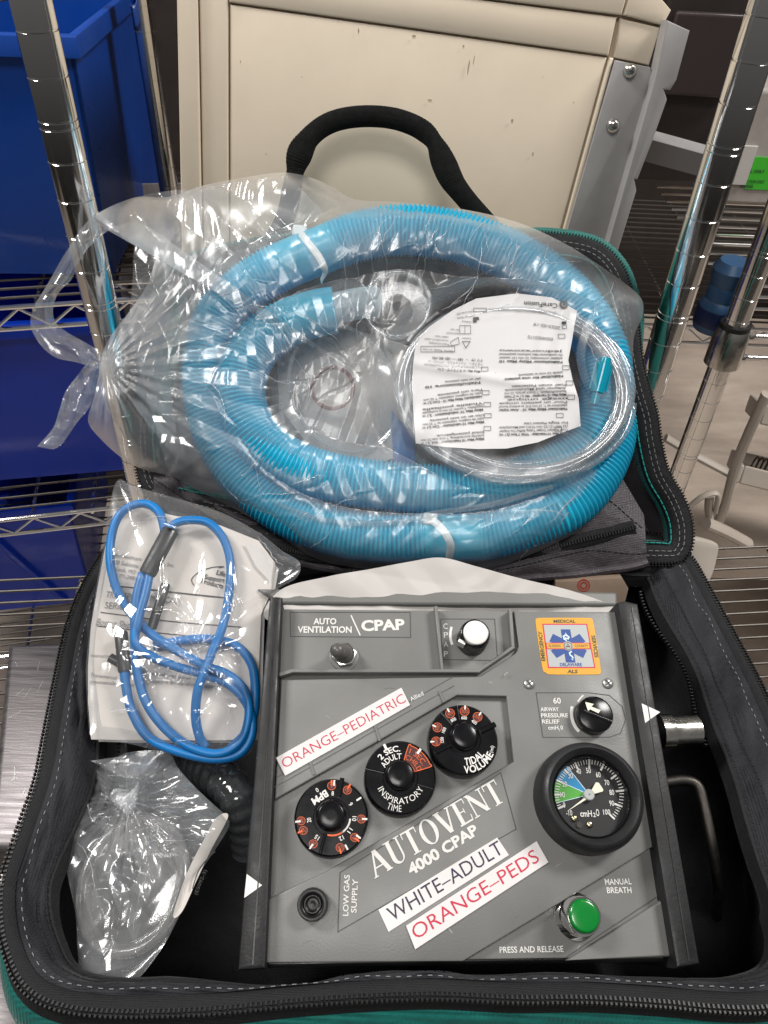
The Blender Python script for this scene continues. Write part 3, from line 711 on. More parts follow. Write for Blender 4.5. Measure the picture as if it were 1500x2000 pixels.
# charcoal flap round the mouth
K = 12; prof = []
for k in range(K):
    s = k / (K - 1)
    prof.append((.0068 + s * flw, -.0005 - .004 * s - (.010 + .006 * front) * s * s + (.0026 * wr + .0019 * vnoise(RIM[:, :2] + s * .05, 170, 21 + k // 3)) * math.sin(math.pi * min(1, s * 1.1))))
FLAP = sweep(RIM, RNs, prof, UP); put(FLAP, 'lining_flap', GLIN)
m = MB(); m.tube(FLAP[:, -1] - BO + UP * .0004, .0011, 6, closed=True); m.build('flap_piping', LIN, bag)
# inner wall and floor
put(sweep(RIM, RNs, [(.0068 + flw + .0002, -.0155 - .006 * front), (.0068 + flw + .003, -.024), (.012 + .004 * wr, -.05), (.014 + .004 * wr2, -.09), (.018, -.122), (.05, -.1255)], UP), 'inner_wall', LIN)
def teeth(L, N, upv, name, parent, step=1, sz=(.0011, .0007), spacing=.0024, off=BO, side=0.):
    d = np.r_[0, np.cumsum(np.linalg.norm(np.diff(L, axis=0), axis=1))]; n = int(d[-1] / spacing); s = np.linspace(0, d[-1], n)
    P = np.stack([np.interp(s, d, L[:, j]) for j in range(3)], 1); NN = np.stack([np.interp(s, d, N[:, j]) for j in range(3)], 1)
    m = MB(); Tn = np.gradient(P, axis=0); Tn /= np.linalg.norm(Tn, axis=1)[:, None] + 1e-9
    for i in range(n):
        a, t, u = NN[i] * sz[0], Tn[i] * sz[1], np.asarray(upv) * .0011
        c = P[i] - off + NN[i] * side
        m.add([c - a - t - u, c + a - t - u, c + a + t - u, c - a + t - u, c - a * .8 - t * .7 + u, c + a * .8 - t * .7 + u, c + a * .8 + t * .7 + u, c - a * .8 + t * .7 + u],
              [(3, 2, 1, 0), (4, 5, 6, 7), (0, 1, 5, 4), (1, 2, 6, 5), (2, 3, 7, 6), (3, 0, 4, 7)])
    return m.build(name, TEETH, parent, smooth=False)
vis = np.r_[np.arange(2, NL), np.arange(0, 2)]
Lc = np.r_[RIM, RIM[:1]]; Nc = np.r_[RNs, RNs[:1]]
teeth(Lc, Nc, UP, 'zip_teeth', bag, side=-.0002)
teeth(Lc, Nc, UP, 'zip_teeth', bag, side=-.0026, sz=(.0007, .0007))
def stitches(L, name, mt, parent, r=.00035, on=.0028, gap=.0016, off=BO, jit=0.):
    d = np.r_[0, np.cumsum(np.linalg.norm(np.diff(L, axis=0), axis=1))]; s = 0; m = MB()
    while s < d[-1] - on:
        q = np.stack([np.interp([s, s + on / 2, s + on], d, L[:, j]) for j in range(3)], 1) - off
        m.tube(q, r, 5); s += on + gap
    return m.build(name, mt, parent)
stitches(np.r_[FLAP[:, 2], FLAP[:1, 2]] + UP * .0006, 'stitching', STITCH, bag, .00018, .0022, .0030)
stitches(np.r_[FLAP[:, 7], FLAP[:1, 7]] + UP * .0004, 'stitching', BSTITCH, bag, .0005, .0040, .0006)
stitches(np.r_[FLAP[:, 10], FLAP[:1, 10]] + UP * .0004, 'stitching', BSTITCH, bag, .0004, .0030, .001)
# second coil of the inner zip, lower down at left and right
IZ = sweep(RIM, RNs, [(.0068 + flw + .007 + .003 * wr, -.020)], UP)[:, 0]
for lo, hi in ((42, 78), (258, 300)):
    teeth(IZ[lo:hi], RNs[lo:hi], UP, 'inner_zip', bag, sz=(.0012, .0006), spacing=.0028)
# ---------------------------------------------------------------- lid
al = math.radians(46)
LID = Plane(HM, HU, np.array([HU[1] * -1 * math.cos(al), HU[0] * math.cos(al), math.sin(al)]))
lid_px = [(330, 985), (290, 965), (272, 930), (263, 860), (268, 780), (280, 690), (300, 600), (340, 530), (420, 492), (560, 468), (720, 462), (880, 462), (1000, 460), (1085, 458), (1165, 472), (1212, 515), (1234, 580), (1243, 640), (1248, 700), (1262, 760), (1278, 812), (1286, 860), (1302, 920), (1330, 968), (1347, 1012), (1350, 1055), (1338, 1085), (1300, 1098), (1100, 1088), (800, 1060), (500, 1020)]
LP = smooth_path(LID.pts(lid_px), 360, True)
LP3 = np.c_[LP, .002 * vnoise(LP, 30, 41)]
LT, LN = loop_frame(LP3)
LNs = blur(LN, 16); LNs /= np.maximum(np.linalg.norm(LNs, axis=1)[:, None], .7)
ML = LID.mat(); lid = None
def putl(V, name, mt, closed=True, ang=180): return MB().grid(V, closed).build(name, mt, lid, ang=ang)
top = np.clip((LP[:, 1] - .14) / .05, 0, 1); bot = np.clip((.03 - LP[:, 1]) / .03, 0, 1)
lw = vnoise(LP, 55, 43)
tl = np.clip(.55 + .9 * vnoise(LP, 16, 44), .0, 1) * sstep0(.17, .13, LP[:, 1]) * 1.5
lid = MB().grid(sweep(LP3, LNs, [(.001, -.0006), (-.001, -.001), (-.0005 - .008 * top, -.006), (.0 - .014 * top, -.03), (.006, -.052), (.05, -.056)], UP), True).build('lid', TEAL, bag, ML, ang=180)
putl(sweep(LP3, LNs, [(0, .0009), (.0035, .0012), (.009, .0002 + .0006 * lw), (.0145, -.001), (.0165, -.004)], UP), 'zip_tape', TAPE)
putl(sweep(LP3, LNs, [(.0005, .0008), (-.0012, .0002), (-.003, -.003), (-.003, -.006)], UP), 'zip_tape', TAPE)
putl(sweep(LP3, LNs, [(.0160, -.0035), (.0165 + .004 * tl, -.0042), (.0170 + .010 * tl + .001 * lw, -.006), (.0175 + .010 * tl, -.012)], UP), 'teal_band', TEAL)
inn = sweep(LP3, LNs, [(.0174 + .0099 * tl, -.0115), (.020 + .010 * tl + .002 * lw, -.022), (.026 + .009 * tl, -.031)], UP); putl(inn, 'lid_wall', LIDF)
cen = LP.mean(0); rr_ = np.linspace(0, 1, 70)[None, :, None]
I2 = inn[:, -1, :2]; G = cen + (I2[:, None, :] - cen) * rr_
gz = -.031 + .006 * (1 - rr_[..., 0] ** 4) + .0016 * vnoise(G, 45, 51) + .0009 * vnoise(G, 110, 52) + crinkle(G, 53, .10, 5, 15, 60)
putl(np.concatenate([G, gz[..., None]], -1), 'back_panel', LIDF)
Lc2 = np.r_[LP3, LP3[:1]]; Nc2 = np.r_[LNs, LNs[:1]]
teeth(Lc2, Nc2, UP, 'zip_teeth', lid, off=0, side=-.0003); teeth(Lc2, Nc2, UP, 'zip_teeth', lid, off=0, side=-.0026, sz=(.0007, .0007))
stl = sweep(np.r_[LP3, LP3[:1]], Nc2, [(.0052, .0022), (.0088, .0014), (.0150, .0)], UP)
stitches(stl[:, 0], 'stitching', STITCH, lid, .00022, .003, .0018, 0); stitches(stl[:, 1], 'stitching', STITCH, lid, .00022, .003, .0018, 0); stitches(stl[:, 2], 'stitching', TSTITCH, lid, .0005, .004, .0008, 0)
# charcoal pocket along the lid's lower part
pk_top = smooth_path([(300, 905), (420, 985), (560, 1030), (760, 1062), (930, 1062), (1060, 1000), (1130, 925), (1168, 892), (1198, 908), (1226, 952), (1258, 1006)], 90)
pk_bot = smooth_path([(300, 1000), (420, 1052), (560, 1095), (760, 1128), (930, 1136), (1060, 1128), (1130, 1122), (1190, 1114), (1225, 1110), (1250, 1104), (1264, 1099)], 90)
sv = np.linspace(0, 1, 26)
PX = pk_top[:, None, :] + (pk_bot - pk_top)[:, None, :] * sv[None, :, None]
hh = .002 + .006 * np.sin(sv * 2.6)[None, :] + 0 * PX[..., 0]
H0 = LID.hit(PX[..., 0], PX[..., 1], 0)
hh = hh + .0022 * vnoise(H0, 45, 61) + .0010 * vnoise(H0, 120, 63) + crinkle(H0, 62, .16, 5, 20, 70)
PK = LID.hit3(PX[..., 0], PX[..., 1], hh)
back = PK.copy(); back[..., 2] -= .004
pocket = MB().grid(PK).build('pocket', LIDF, lid, ang=180)
MB().tube(np.c_[PK[:, -1]] + [0, .0005, 0], .0032, 8).build('pocket_hem', LIDF, lid)
for row, nm in ((20, 'stitching'), (8, 'stitching')): stitches(PK[:, row] + UP * .0003, nm, BSTITCH, lid, .0004, .003, .0012, 0)
zp = smooth_path([(470, 1052), (585, 1078), (700, 1095), (900, 1098), (1050, 1075), (1145, 1053), (1240, 1030)], 120)
hz = .0098
ZP = LID.hit3(zp[:, 0], zp[:, 1], hz)
m = MB(); m.tube(ZP, .0056, 8, flat=.28, up=(0, 0, 1)); m.build('pocket_zip', TAPE, lid)
zt = ZP + UP * .002
zn = np.stack([-np.gradient(zt[:, 1]), np.gradient(zt[:, 0]), 0 * zt[:, 0]], 1); zn /= np.linalg.norm(zn, axis=1)[:, None]
teeth(zt, zn, UP, 'pocket_teeth', lid, off=0, sz=(.0016, .0006), spacing=.0022)
# carrying handle ---------------------------------------------------------------
hp = np.array([(505, 520, .655), (535, 470, .652), (560, 420, .650), (574, 350, .648), (584, 305, .645), (606, 268, .641), (645, 240, .638), (700, 228, .637), (765, 231, .637), (818, 250, .637), (848, 278, .638), (866, 318, .640), (884, 355, .643), (915, 395, .648), (948, 432, .655), (985, 475, .660)])
H3 = smooth_path(np.array([at_depth(a, b_, c_) for a, b_, c_ in hp]), 140)
s_ = np.linspace(0, 1, 140)
rad = .0080 + .0006 * np.sin(s_ * 900) * 0 + .0025 * np.exp(-((s_ - .30) / .03) ** 2) - .0012 * np.exp(-((s_ - .25) / .02) ** 2) + .0022 * np.exp(-((s_ - .76) / .05) ** 2) - .0015 * np.exp(-((s_ - .69) / .02) ** 2)
hv = at_depth(750, 300, 1) - CAM
m = MB(); m.tube(H3 - BO, rad, 20, flat=.62, up=-nrm(hv)); hd = m.build('handle', WEB, bag, ang=180)
m = MB()                                            # woven ribs of the webbing
for k in range(2, 400):
    i = k / 402 * 139; j = int(i); f = i - j
    c = H3[j] * (1 - f) + H3[min(j + 1, 139)] * f; T = nrm(H3[min(j + 1, 139)] - H3[j]); N0 = nrm(-hv - T * np.dot(-hv, T)); B0 = np.cross(T, N0)
    rr = rad[j] * 1.03; a = np.linspace(-1.25, 1.25, 7)
    m.tube(np.array([c - BO + (N0 * math.cos(x) * .62 + B0 * math.sin(x)) * rr for x in a]), .00062, 5)
m.build('ribbing', WEB, hd)
# ================================================================== THE VENTILATOR
du = W(nrm([1, .0164, .058])); dv = W(nrm([-60, -2797, 1502]))
DEV = Plane(at_depth(905, 1530, .447), du, dv)
MD = DEV.mat()
vent = empty('ventilator', MD, 'grey medical ventilator with black side rails, three black dials, round gauge and green button', 'ventilator')
D = DEV.pts
def dpart(mb, name, mt, parent=vent, **k): return mb.build(name, mt, parent, **k)
ZB = -.0045                                        # level of the recessed parts of the face
face = [(548, 1189), (1207, 1195), (1323, 1868), (515, 1881)]
m = MB(); m.prism(D([(540, 1183), (1214, 1189), (1331, 1880), (507, 1893)]), -.075, -.0095); dpart(m, 'case', BLK, bev=.002)
m = MB(); m.prism(D(face, ZB), -.0092, ZB, .0008)
fp = dpart(m, 'face_plate', GREY, ang=30)
main = [(1003, 1193), (1207, 1195), (1285, 1648), (1180, 1712), (905, 1878), (515, 1881), (521, 1757), (640, 1700), (1003, 1487), (989, 1360), (893, 1358), (735, 1450), (536, 1562), (549, 1327), (936, 1321), (1006, 1276), (1013, 1262)]
m = MB(); m.prism(D(main), ZB - .0003, 0, .0011); m.prism(D([(1108, 1876), (1308, 1748), (1323, 1868)]), ZB - .0003, 0, .0011)
dpart(m, 'raised_panel', GREY, ang=30)
# side band of the face below the left upper panel (thin lip)
m = MB(); m.line(D([(548, 1319), (570, 1312), (934, 1312), (1001, 1266), (996, 1194)]), 7 * DEV.scale(800, 1300), ZB, .0022)
m.line(D([(851, 1188), (863, 1308)]), 6.5 * DEV.scale(800, 1300), ZB, .0018)
dpart(m, 'ridge', GREY, bev=.0006)
m = MB(); m.prism(D([(500, 1151), (1204, 1158), (1206, 1186), (549, 1182)], -.012), -.03, -.0098); dpart(m, 'back_edge', GREYD, bev=.002)
# groove strip under the upper label
m = MB(); k = DEV.scale(700, 1450)
m.line(D([(537, 1537), (886, 1339)]), 1.6 * k, 0, .0005); m.line(D([(541, 1518), (884, 1322)]), 1.2 * k, 0, .0004)
m.line(D([(605, 1487), (613, 1511)]), 5 * k, -.0004, .0008); m.line(D([(733, 1420), (741, 1445)]), 5 * k, -.0004, .0008); m.line(D([(858, 1351), (866, 1370)]), 5 * k, -.0004, .0008)
dpart(m, 'groove_strip', GREYD, bev=.0002)
# printed outlines
for P, cl in (([(567, 1196), (801, 1196), (802, 1245), (568, 1243)], 1), ([(861, 1209), (966, 1209), (972, 1290), (864, 1288)], 1)):
    m = MB(); m.line(D(P, ZB), 1.3 * k, ZB, ZB + .0002, True); dpart(m, 'panel_outline', DLINE)
m = MB(); m.line(D([(664, 1704), (978, 1509), (1008, 1619), (660, 1820)]), 1.5 * k, 0, .0002, True); dpart(m, 'panel_outline', DLINE)
m = MB(); m.line(D([(1047, 1353), (1150, 1353), (1190, 1358), (1215, 1380), (1222, 1405), (1212, 1432), (1190, 1440), (1060, 1440)]), 1.3 * k, 0, .0002, True); dpart(m, 'panel_outline', DLINE)
m = MB(); m.line(D([(1282, 1650), (1297, 1742), (1105, 1870)], ZB), 1.6 * k, ZB, ZB + .0003)
dpart(m, 'panel_outline', DLINE)
# black rails with white arrowheads
RH = .0075
for P, tri in (([(527, 1163), (551, 1166), (519, 1893), (463, 1897)], [(482, 1707), (512, 1729), (477, 1754)]),
               ([(1206, 1176), (1221, 1172), (1247, 1178), (1369, 1884), (1322, 1892)], [(1253, 1374), (1289, 1391), (1260, 1412)])):
    m = MB(); m.prism(D(P, RH), -.07, RH, .0022); rl = dpart(m, 'side_rail', RUB, ang=30)
    m = MB(); m.prism(D(tri, RH), RH - .0002, RH + .0003); m.build('arrow_mark', WHITE, rl)
    m = MB(); dd = .35
    A = np.array(P, float); mid0 = A[0] * .45 + A[1] * .55 if len(P) == 4 else A[1] * .5 + A[2] * .5; mid1 = A[2] * .55 + A[3] * .45 if len(P) == 4 else A[3] * .5 + A[4] * .5
    m.line(D([mid0 + [0, 12], mid1 - [0, 12]], RH), .0007, RH - .0001, RH + .0004); m.build('seam', BLK, rl)
# lettering straight on the face
def letters(L, mt, parent=vent, name='lettering'):
    m = MB()
    for a in L: text_on(m, DEV, *a)
    return m.build(name, mt, parent, smooth=False)
zf = ZB + .00025; zr0 = .00028
letters([('AUTO', (612, 1219), (657, 1219), 12, zf, .03), ('VENTILATION', (581, 1235.5), (687, 1235.5), 12.5, zf, .03), ('CPAP', (706, 1232), (791, 1229), 20.5, zf, .04)], PGREY)
m = MB(); m.line(D([(686, 1203), (703, 1240)], ZB), 2.8 * k, ZB, zf); m.build('divider_mark', PGREY, vent)
m = MB()
for ch, (x, y) in zip('CPAP', ((870, 1228), (871, 1245), (871, 1263), (871, 1282))): text_c(m, DEV, ch, (x, y - 5), 8.5, 11, zf, bold=.01)
m.build('lettering', PGREY, vent, smooth=False)
letters([('60', (1081, 1374), (1096, 1374), 11, zr0, .02), ('AIRWAY', (1056, 1389), (1092, 1389), 7.4, zr0, .025), ('PRESSURE', (1057, 1401), (1110, 1401), 7.4, zr0, .025), ('RELIEF', (1059, 1413), (1093, 1413), 7.4, zr0, .025), ('cmH', (1071, 1425), (1091, 1425), 7.4, zr0, .025), ('2', (1091.5, 1428), (1094, 1428), 5, zr0, .01), ('0', (1095, 1425), (1100, 1425), 7.4, zr0, .025)], PGREY)
letters([('LOW GAS', (680, 1789), (683, 1709), 10.5, zr0, .015), ('SUPPLY', (696, 1783), (699, 1717), 10.5, zr0, .015)], PGREY)
letters([('4000 CPAP', (803, 1710), (936, 1627), 19, zr0, .04)], PGREY)
letters([('MANUAL', (1182, 1728), (1234, 1727), 10, zf, .012), ('BREATH', (1186, 1744.5), (1234, 1744), 10, zf, .012)], PGREY)
letters([('PRESS AND RELEASE', (976, 1861), (1101, 1859), 10, zf, .015)], PGREY)
letters([('Allied', (803, 1370), (828, 1357), 8, .00055, .01)], PGREY)
m = MB(); serif_word(m, DEV, 'AUTOVENT', (733, 1716), (989, 1563), 46, zr0); m.build('nameplate_lettering', PGREY, vent, smooth=False)
# arcs by the small knobs
def px_arc(c, r, a0, a1, n=18): a = np.radians(np.linspace(a0, a1, n)); return np.c_[c[0] + r * np.cos(a), c[1] - r * np.sin(a)]
def wedge_arc(m, c, r0, r1, a0, a1, h, taper=0., n=16):
    o = px_arc(c, r1, a0, a1, n); t = np.linspace(0, 1, n)[:, None]
    i = np.array(c) + (o - c) * ((r0 + (r1 - r0) * taper * t) / r1)
    for j in range(n - 1): m.flat(DEV.pts([o[j], o[j + 1], i[j + 1], i[j]], h), h)
m = MB(); wedge_arc(m, (1167, 1393), 48, 54, 165, 225, .00025); wedge_arc(m, (1167, 1393), 43, 46, 128, 150, .00025); m.build('dial_arc', PGREY, vent)
m = MB(); wedge_arc(m, (925, 1240), 43, 48, 160, 205, zf); m.build('dial_arc', PGREY, vent)
# printed sticky labels
def tape(P, txts, z0=.0):
    m = MB(); m.prism(D(P, z0 + .0003), z0, z0 + .0004); t = dpart(m, 'sticky_label', STICK, smooth=False)
    for txt, p0, p1, cp, mt, bd in txts: text_on(MB(), DEV, txt, p0, p1, cp, z0 + .0006, bd).build('lettering', mt, t, smooth=False)
    return t
tag(tape([(539, 1480), (784, 1343), (801, 1377), (557, 1515)], [('ORANGE–PEDIATRIC', (556, 1501), (794, 1370), 19, RED, -.012)], .0006), 'white tape strip reading orange-pediatric in red')
tag(tape([(739, 1777), (971, 1636), (994, 1670), (759, 1820)], [('WHITE–ADULT', (766, 1801), (985, 1665), 26, NAVY, -.004)]), 'white tape strip reading white-adult in navy')
tag(tape([(793, 1808), (1048, 1643), (1071, 1684), (811, 1854)], [('ORANGE–PEDS', (813, 1836), (1055, 1681), 25, RED, -.006)], .0004), 'white tape strip reading orange-peds in red')
# toggle switch
kk = DEV.scale(668, 1275); c = D([(672, 1283)], ZB)[0]
m = MB(); m.lathe([(29 * kk, ZB), (29 * kk, ZB + .0012), (25 * kk, ZB + .0018)], c, 32); sw = dpart(m, 'toggle_switch', GREYD, ang=40)
hx = [(c[0] + 25 * kk * math.cos(a + .2), c[1] + 25 * kk * math.sin(a + .2)) for a in np.arange(6) * math.pi / 3]
m = MB(); m.prism(hx, ZB + .0018, ZB + .0058, .0008); m.build('nut', NICKEL, sw, ang=25)
m = MB(); a = DEV.hit(660, 1270, .012); tip = DEV.hit(655, 1267, .017)
m.lathe([(20 * kk, ZB + .0058), (20 * kk, ZB + .0072), (17 * kk, ZB + .0078), (17 * kk, ZB + .009), (14 * kk, ZB + .0105)], c, 28)
m.tube(smooth_path([np.r_[c, ZB + .009], np.r_[c * .4 + tip * .6, .010], np.r_[tip, .0165]], 16), np.r_[np.linspace(15, 13.5, 13), 12, 9, 3] * kk, 20)
m.build('rubber_boot', mat('boot_grey', (.085, .08, .075), .35, nz=.2, nscale=60), sw, ang=60)
def knob(px, py, rpx, h0, h1, name, mt, ridges=0, topbev=.0012):
    c = DEV.hit(px, py, h1); r = rpx * DEV.scale(px, py, h1)
    m = MB(); m.lathe([(r * 1.04, h0), (r * 1.03, h1 - topbev * 1.5), (r, h1 - topbev * .5), (r - topbev, h1)], c, 64)
    if ridges:
        for i in range(ridges):
            a = 6.2832 * i / ridges; m.tube([(c[0] + r * 1.035 * math.cos(a), c[1] + r * 1.035 * math.sin(a), h0), (c[0] + r * 1.03 * math.cos(a), c[1] + r * 1.03 * math.sin(a), h1 - topbev * 2)], .0004, 5)
    return dpart(m, name, mt, ang=30), c, r
kn, c, r = knob(929, 1236, 28, ZB, .0125, 'selector_knob', DIALB, 36)
m = MB(); m.lathe([(r * .87, .0124), (r * .86, .0132), (r * .80, .0136)], c, 48); m.build('cap', WHITE, kn, ang=50)
m = MB(); q = DEV.pts([(897, 1254), (903, 1257)], .010); m.line(DEV.pts([(898, 1252), (906, 1256)], .0105), .002, .004, .0112); m.build('pointer_line', WHITE, kn)
kn, c, r = knob(1164, 1394, 34, 0, .0085, 'relief_knob', DIALB, 0)
m = MB(); s_ = .00865
m.flat(DEV.pts([(1143, 1371), (1160, 1375), (1155, 1380), (1173, 1387), (1169, 1393), (1152, 1385), (1149, 1390)], s_), s_); m.build('arrow_mark', IVORY, kn)
m = MB(); m.tube([np.r_[DEV.hit(1140, 1388, .0085), .0086], np.r_[DEV.hit(1196, 1410, .0085), .0086]], .0012, 8, flat=.35, up=(0, 0, 1)); m.build('grip_bar', DIALB, kn)
# low gas supply indicator
kk = DEV.scale(609, 1762)
c = D([(611, 1767)])[0]
m = MB(); m.lathe([(30 * kk, -.002), (30 * kk, .0055), (27.5 * kk, .0078), (22 * kk, .0080), (17 * kk, .0072), (16 * kk, .0082), (14 * kk, .0082), (13.5 * kk, .006), (11 * kk, .0056), (5 * kk, .0060)], c + (DEV.hit(609, 1757, .008) - c) * 0 + np.array([0, 0]), 48)
dpart(m, 'gas_indicator', mat('indicator_black', (.004, .004, .0045), .3, spec=.25), ang=50)
# green push button
c = DEV.hit(1145, 1798, .002); ct = DEV.hit(1141, 1789, .012); kk = DEV.scale(1141, 1789, .012)
m = MB(); m.lathe([(43 * kk, ZB), (43 * kk, ZB + .0015), (36 * kk, ZB + .003), (35 * kk, .0100), (33.5 * kk, .0112), (31 * kk, .0112), (30.5 * kk, .0105)], ct, 64); bt_ = dpart(m, 'push_button', CHROME, ang=40)
m = MB(); m.lathe([(30 * kk, .006), (29.8 * kk, .0122), (28 * kk, .0132), (24 * kk, .0135), (8 * kk, .0135)], ct, 64); m.build('button_cap', GREEN, bt_, ang=60)
# face screws
for x, y in ((1033, 1336), (1187, 1335)):
    c = D([(x, y)])[0]; kk = DEV.scale(x, y)
    m = MB(); m.lathe([(10.5 * kk, -.0003), (10.5 * kk, .0004), (9 * kk, .0010), (4 * kk, .0014)], c, 24); sc = dpart(m, 'screw', mat('screw_grey', (.42, .41, .4), .35, .8), ang=60)
    m = MB()
    for a in (.6, .6 + math.pi / 2):
        dd = np.array([math.cos(a), math.sin(a)]) * 6 * kk; m.line([c - dd, c + dd], 2.6 * kk, .0009, .00165)
    m.build('slot', DLINE, sc)
SCUF = mat('scuff_mark', (.34, .33, .32), .6); SCUFD = mat('smudge', (.12, .115, .108), .6)
for x, y, l_, a_, w_, h_, mt_ in ((880, 1818, 9, -50, 1.6, 0, SCUF), (988, 1316, 8, 40, 1.6, .0023, SCUF), (958, 1333, 7, -20, 1.2, 0, SCUF), (1090, 1690, 12, 30, .8, 0, SCUF), (1010, 1790, 10, 15, .8, 0, SCUFD), (600, 1840, 16, 20, .8, 0, SCUFD), (760, 1345, 22, 4, .7, 0, SCUFD), (1240, 1480, 14, 80, .8, 0, SCUFD), (640, 1400, 9, -35, .7, 0, SCUF), (1130, 1850, 8, 50, .9, ZB, SCUF)):
    c = D([(x, y)], h_)[0]; kk = DEV.scale(x, y); dd = np.array([math.cos(math.radians(a_)), math.sin(math.radians(a_))]) * l_ * kk / 2; m = MB(); m.line([c - dd, c + dd * .2 + dd[::-1] * .1, c + dd], w_ * kk, h_, h_ + .00012); dpart(m, 'scuff', mt_)
# emblem decal
dc = smooth_path([(1046, 1216), (1049, 1209), (1057, 1207), (1143, 1207), (1153, 1209), (1159, 1217), (1173, 1306), (1172, 1314), (1166, 1317.5), (1078, 1317.5), (1066, 1314), (1059, 1304)], 80, True)
m = MB(); m.prism(D(dc), 0, .0003); em = dpart(m, 'emblem_decal', YELLOW, smooth=False)
def eq(P, z, mt, name): m = MB(); m.flat(D(P, z), z); return m.build(name, mt, em, smooth=False)
inner = np.array([(1060, 1219), (1146, 1219), (1162, 1304), (1071, 1304)], float); ic = inner.mean(0)
eq(ic + (inner - ic) * 1.02, .00036, RED, 'red_border'); eq(ic + (inner - ic) * .965, .00042, PGRAY2, 'field')
def E(x, y): return np.array([1109.5 + x * 36 - y * 5.2, 1261.5 - y * 33])       # decal coordinates -1..1
m = MB()
for i in range(3):
    a = math.pi / 2 + i * math.pi / 3; d0 = np.array([math.cos(a), math.sin(a)]); n0 = np.array([-d0[1], d0[0]]) * .26
    m.flat(D([E(*(d0 * .98 + n0)), E(*(d0 * .98 - n0)), E(*(-d0 * .98 - n0)), E(*(-d0 * .98 + n0))], .00048), .00048 + i * 3e-5)
m.build('star_of_life', DBLUE, em, smooth=False)
m = MB(); m.flat(D([E(-1.19, .19), E(1.19, .19), E(1.19, -.19), E(-1.19, -.19)], .0006), .0006); m.build('band_border', RED, em)
m = MB(); m.flat(D([E(-1.15, .15), E(1.15, .15), E(1.15, -.15), E(-1.15, -.15)], .00066), .00066); m.build('band', YELLOW, em)
m = MB(); text_on(m, DEV, 'SUSSEX', (1072, 1264), (1096, 1264), 5.2, .00072, .02); text_on(m, DEV, 'COUNTY', (1123, 1264), (1149, 1264), 5.2, .00072, .02); m.build('lettering', CARD, em)
m = MB(); a = np.linspace(0, 6.28, 25)[:-1]; m.flat(D([E(.26 * math.cos(x), .28 * math.sin(x)) for x in a], .00078), .00078); m.build('seal', PGRAY2, em)
m = MB()
for r0, r1 in ((.19, .235),):
    for j in range(24):
        x0, x1 = a[j], a[(j + 1) % 24]; m.flat(D([E(r1 * math.cos(x0), r1 * math.sin(x0)), E(r1 * math.cos(x1), r1 * math.sin(x1)), E(r0 * math.cos(x1), r0 * math.sin(x1)), E(r0 * math.cos(x0), r0 * math.sin(x0))], .00084), .00084)
m.flat(D([E(-.12, -.08), E(.12, -.08), E(.12, .02), E(-.12, .02)], .00084), .00084); m.flat(D([E(-.08, .06), E(.08, .06), E(0, .15)], .00084), .00084); m.build('seal_print', CARD, em)
m = MB()
for pts, wdt in (([(-.06, .34), (-.16, .42), (-.17, .56), (-.08, .62), (.04, .60), (.12, .52), (.06, .42), (-.06, .46)], .075), ([(.0, .62), (-.02, .74)], .05), ([(.12, -.34), (.02, -.42), (.04, -.54), (.12, -.62), (.16, -.70)], .07), ([(.10, -.78), (.13, -.82)], .05)):
    m.line(D([E(*q) for q in pts], .0006), wdt * 36 * DEV.scale(1110, 1260), .0006, .00064)
m.build('serpent_staff', LBLUE, em)
m = MB(); text_on(m, DEV, 'MEDICAL', (1081, 1216.2), (1124, 1216.2), 6, .00042, .03, .15); text_on(m, DEV, 'ALS', (1108, 1314.5), (1128, 1314.5), 6.6, .00042, .03, .2)
text_on(m, DEV, 'EMERGENCY', (1065, 1291), (1058, 1233), 7, .00042, .03); text_on(m, DEV, 'SERVICES', (1155, 1241), (1162, 1284), 7, .00042, .03); m.build('lettering', mat('dark_olive_print', (.03, .045, .02), .5), em)
m = MB(); text_on(m, DEV, 'DELAWARE', (1094, 1301), (1137, 1301), 6.2, .0005, .03); m.build('lettering', DBLUE, em)
# ---- three black dials
DH = .0075
def dial(cx, cy, R, capc, capr, name, lab):
    c = DEV.hit(cx, cy, DH); r = R * DEV.scale(cx, cy, DH)
    m = MB(); m.lathe([(r * 1.02, ZB), (r * 1.02, DH - .0018), (r * .99, DH - .0005), (r * .96, DH), (r * .5, DH), (r * .485, DH - .0004), (r * .45, DH - .0004)], c, 80); o = dpart(m, name, DIALB, ang=30); tag(o, lab)
    m = MB(); h = .0115; cc = DEV.hit(*capc, h); rr = capr * DEV.scale(*capc, h)
    m.lathe([(rr * 1.12, DH - .0003), (rr * 1.08, DH + .002), (rr * 1.02, h - .0016), (rr * .96, h - .0004), (rr * .86, h), (rr * .3, h)], cc, 64); m.build('dial_cap', DIALB, o, ang=50)
    return o, c, r
HZ = DH + .0002
def ridge(o, p0, p1, wpx=5):
    m = MB(); A = np.r_[DEV.hit(*p0, DH), DH]; B = np.r_[DEV.hit(*p1, DH), DH]; m.tube([A, B], wpx * DEV.scale(*p0), 8, flat=.8, up=(0, 0, 1)); m.build('grip_bar', DIALB, o)
def circled(mo, md, cx, cy, rpx, c, txt, wpx, cap):
    """orange ring with a number that reads outward from the dial centre c (local)"""
    a = px_arc((cx, cy), 1, 0, 360, 25)[:-1] - (cx, cy)
    for j in range(24):
        j2 = (j + 1) % 24; b_ = np.array([cx, cy])
        mo.flat(DEV.pts([b_ + a[j] * rpx, b_ + a[j2] * rpx, b_ + a[j2] * (rpx - .95), b_ + a[j] * (rpx - .95)], HZ + .00012), HZ + .00012)
    md.flat(DEV.pts(np.array([cx, cy]) + a * (rpx - .4), HZ), HZ)
    p = DEV.hit(cx, cy, HZ); an = math.degrees(math.atan2(*(p - c)[::-1])) - 90
    text_c(mo, DEV, txt, (cx, cy), wpx, cap, HZ + .00012, an, -.015)
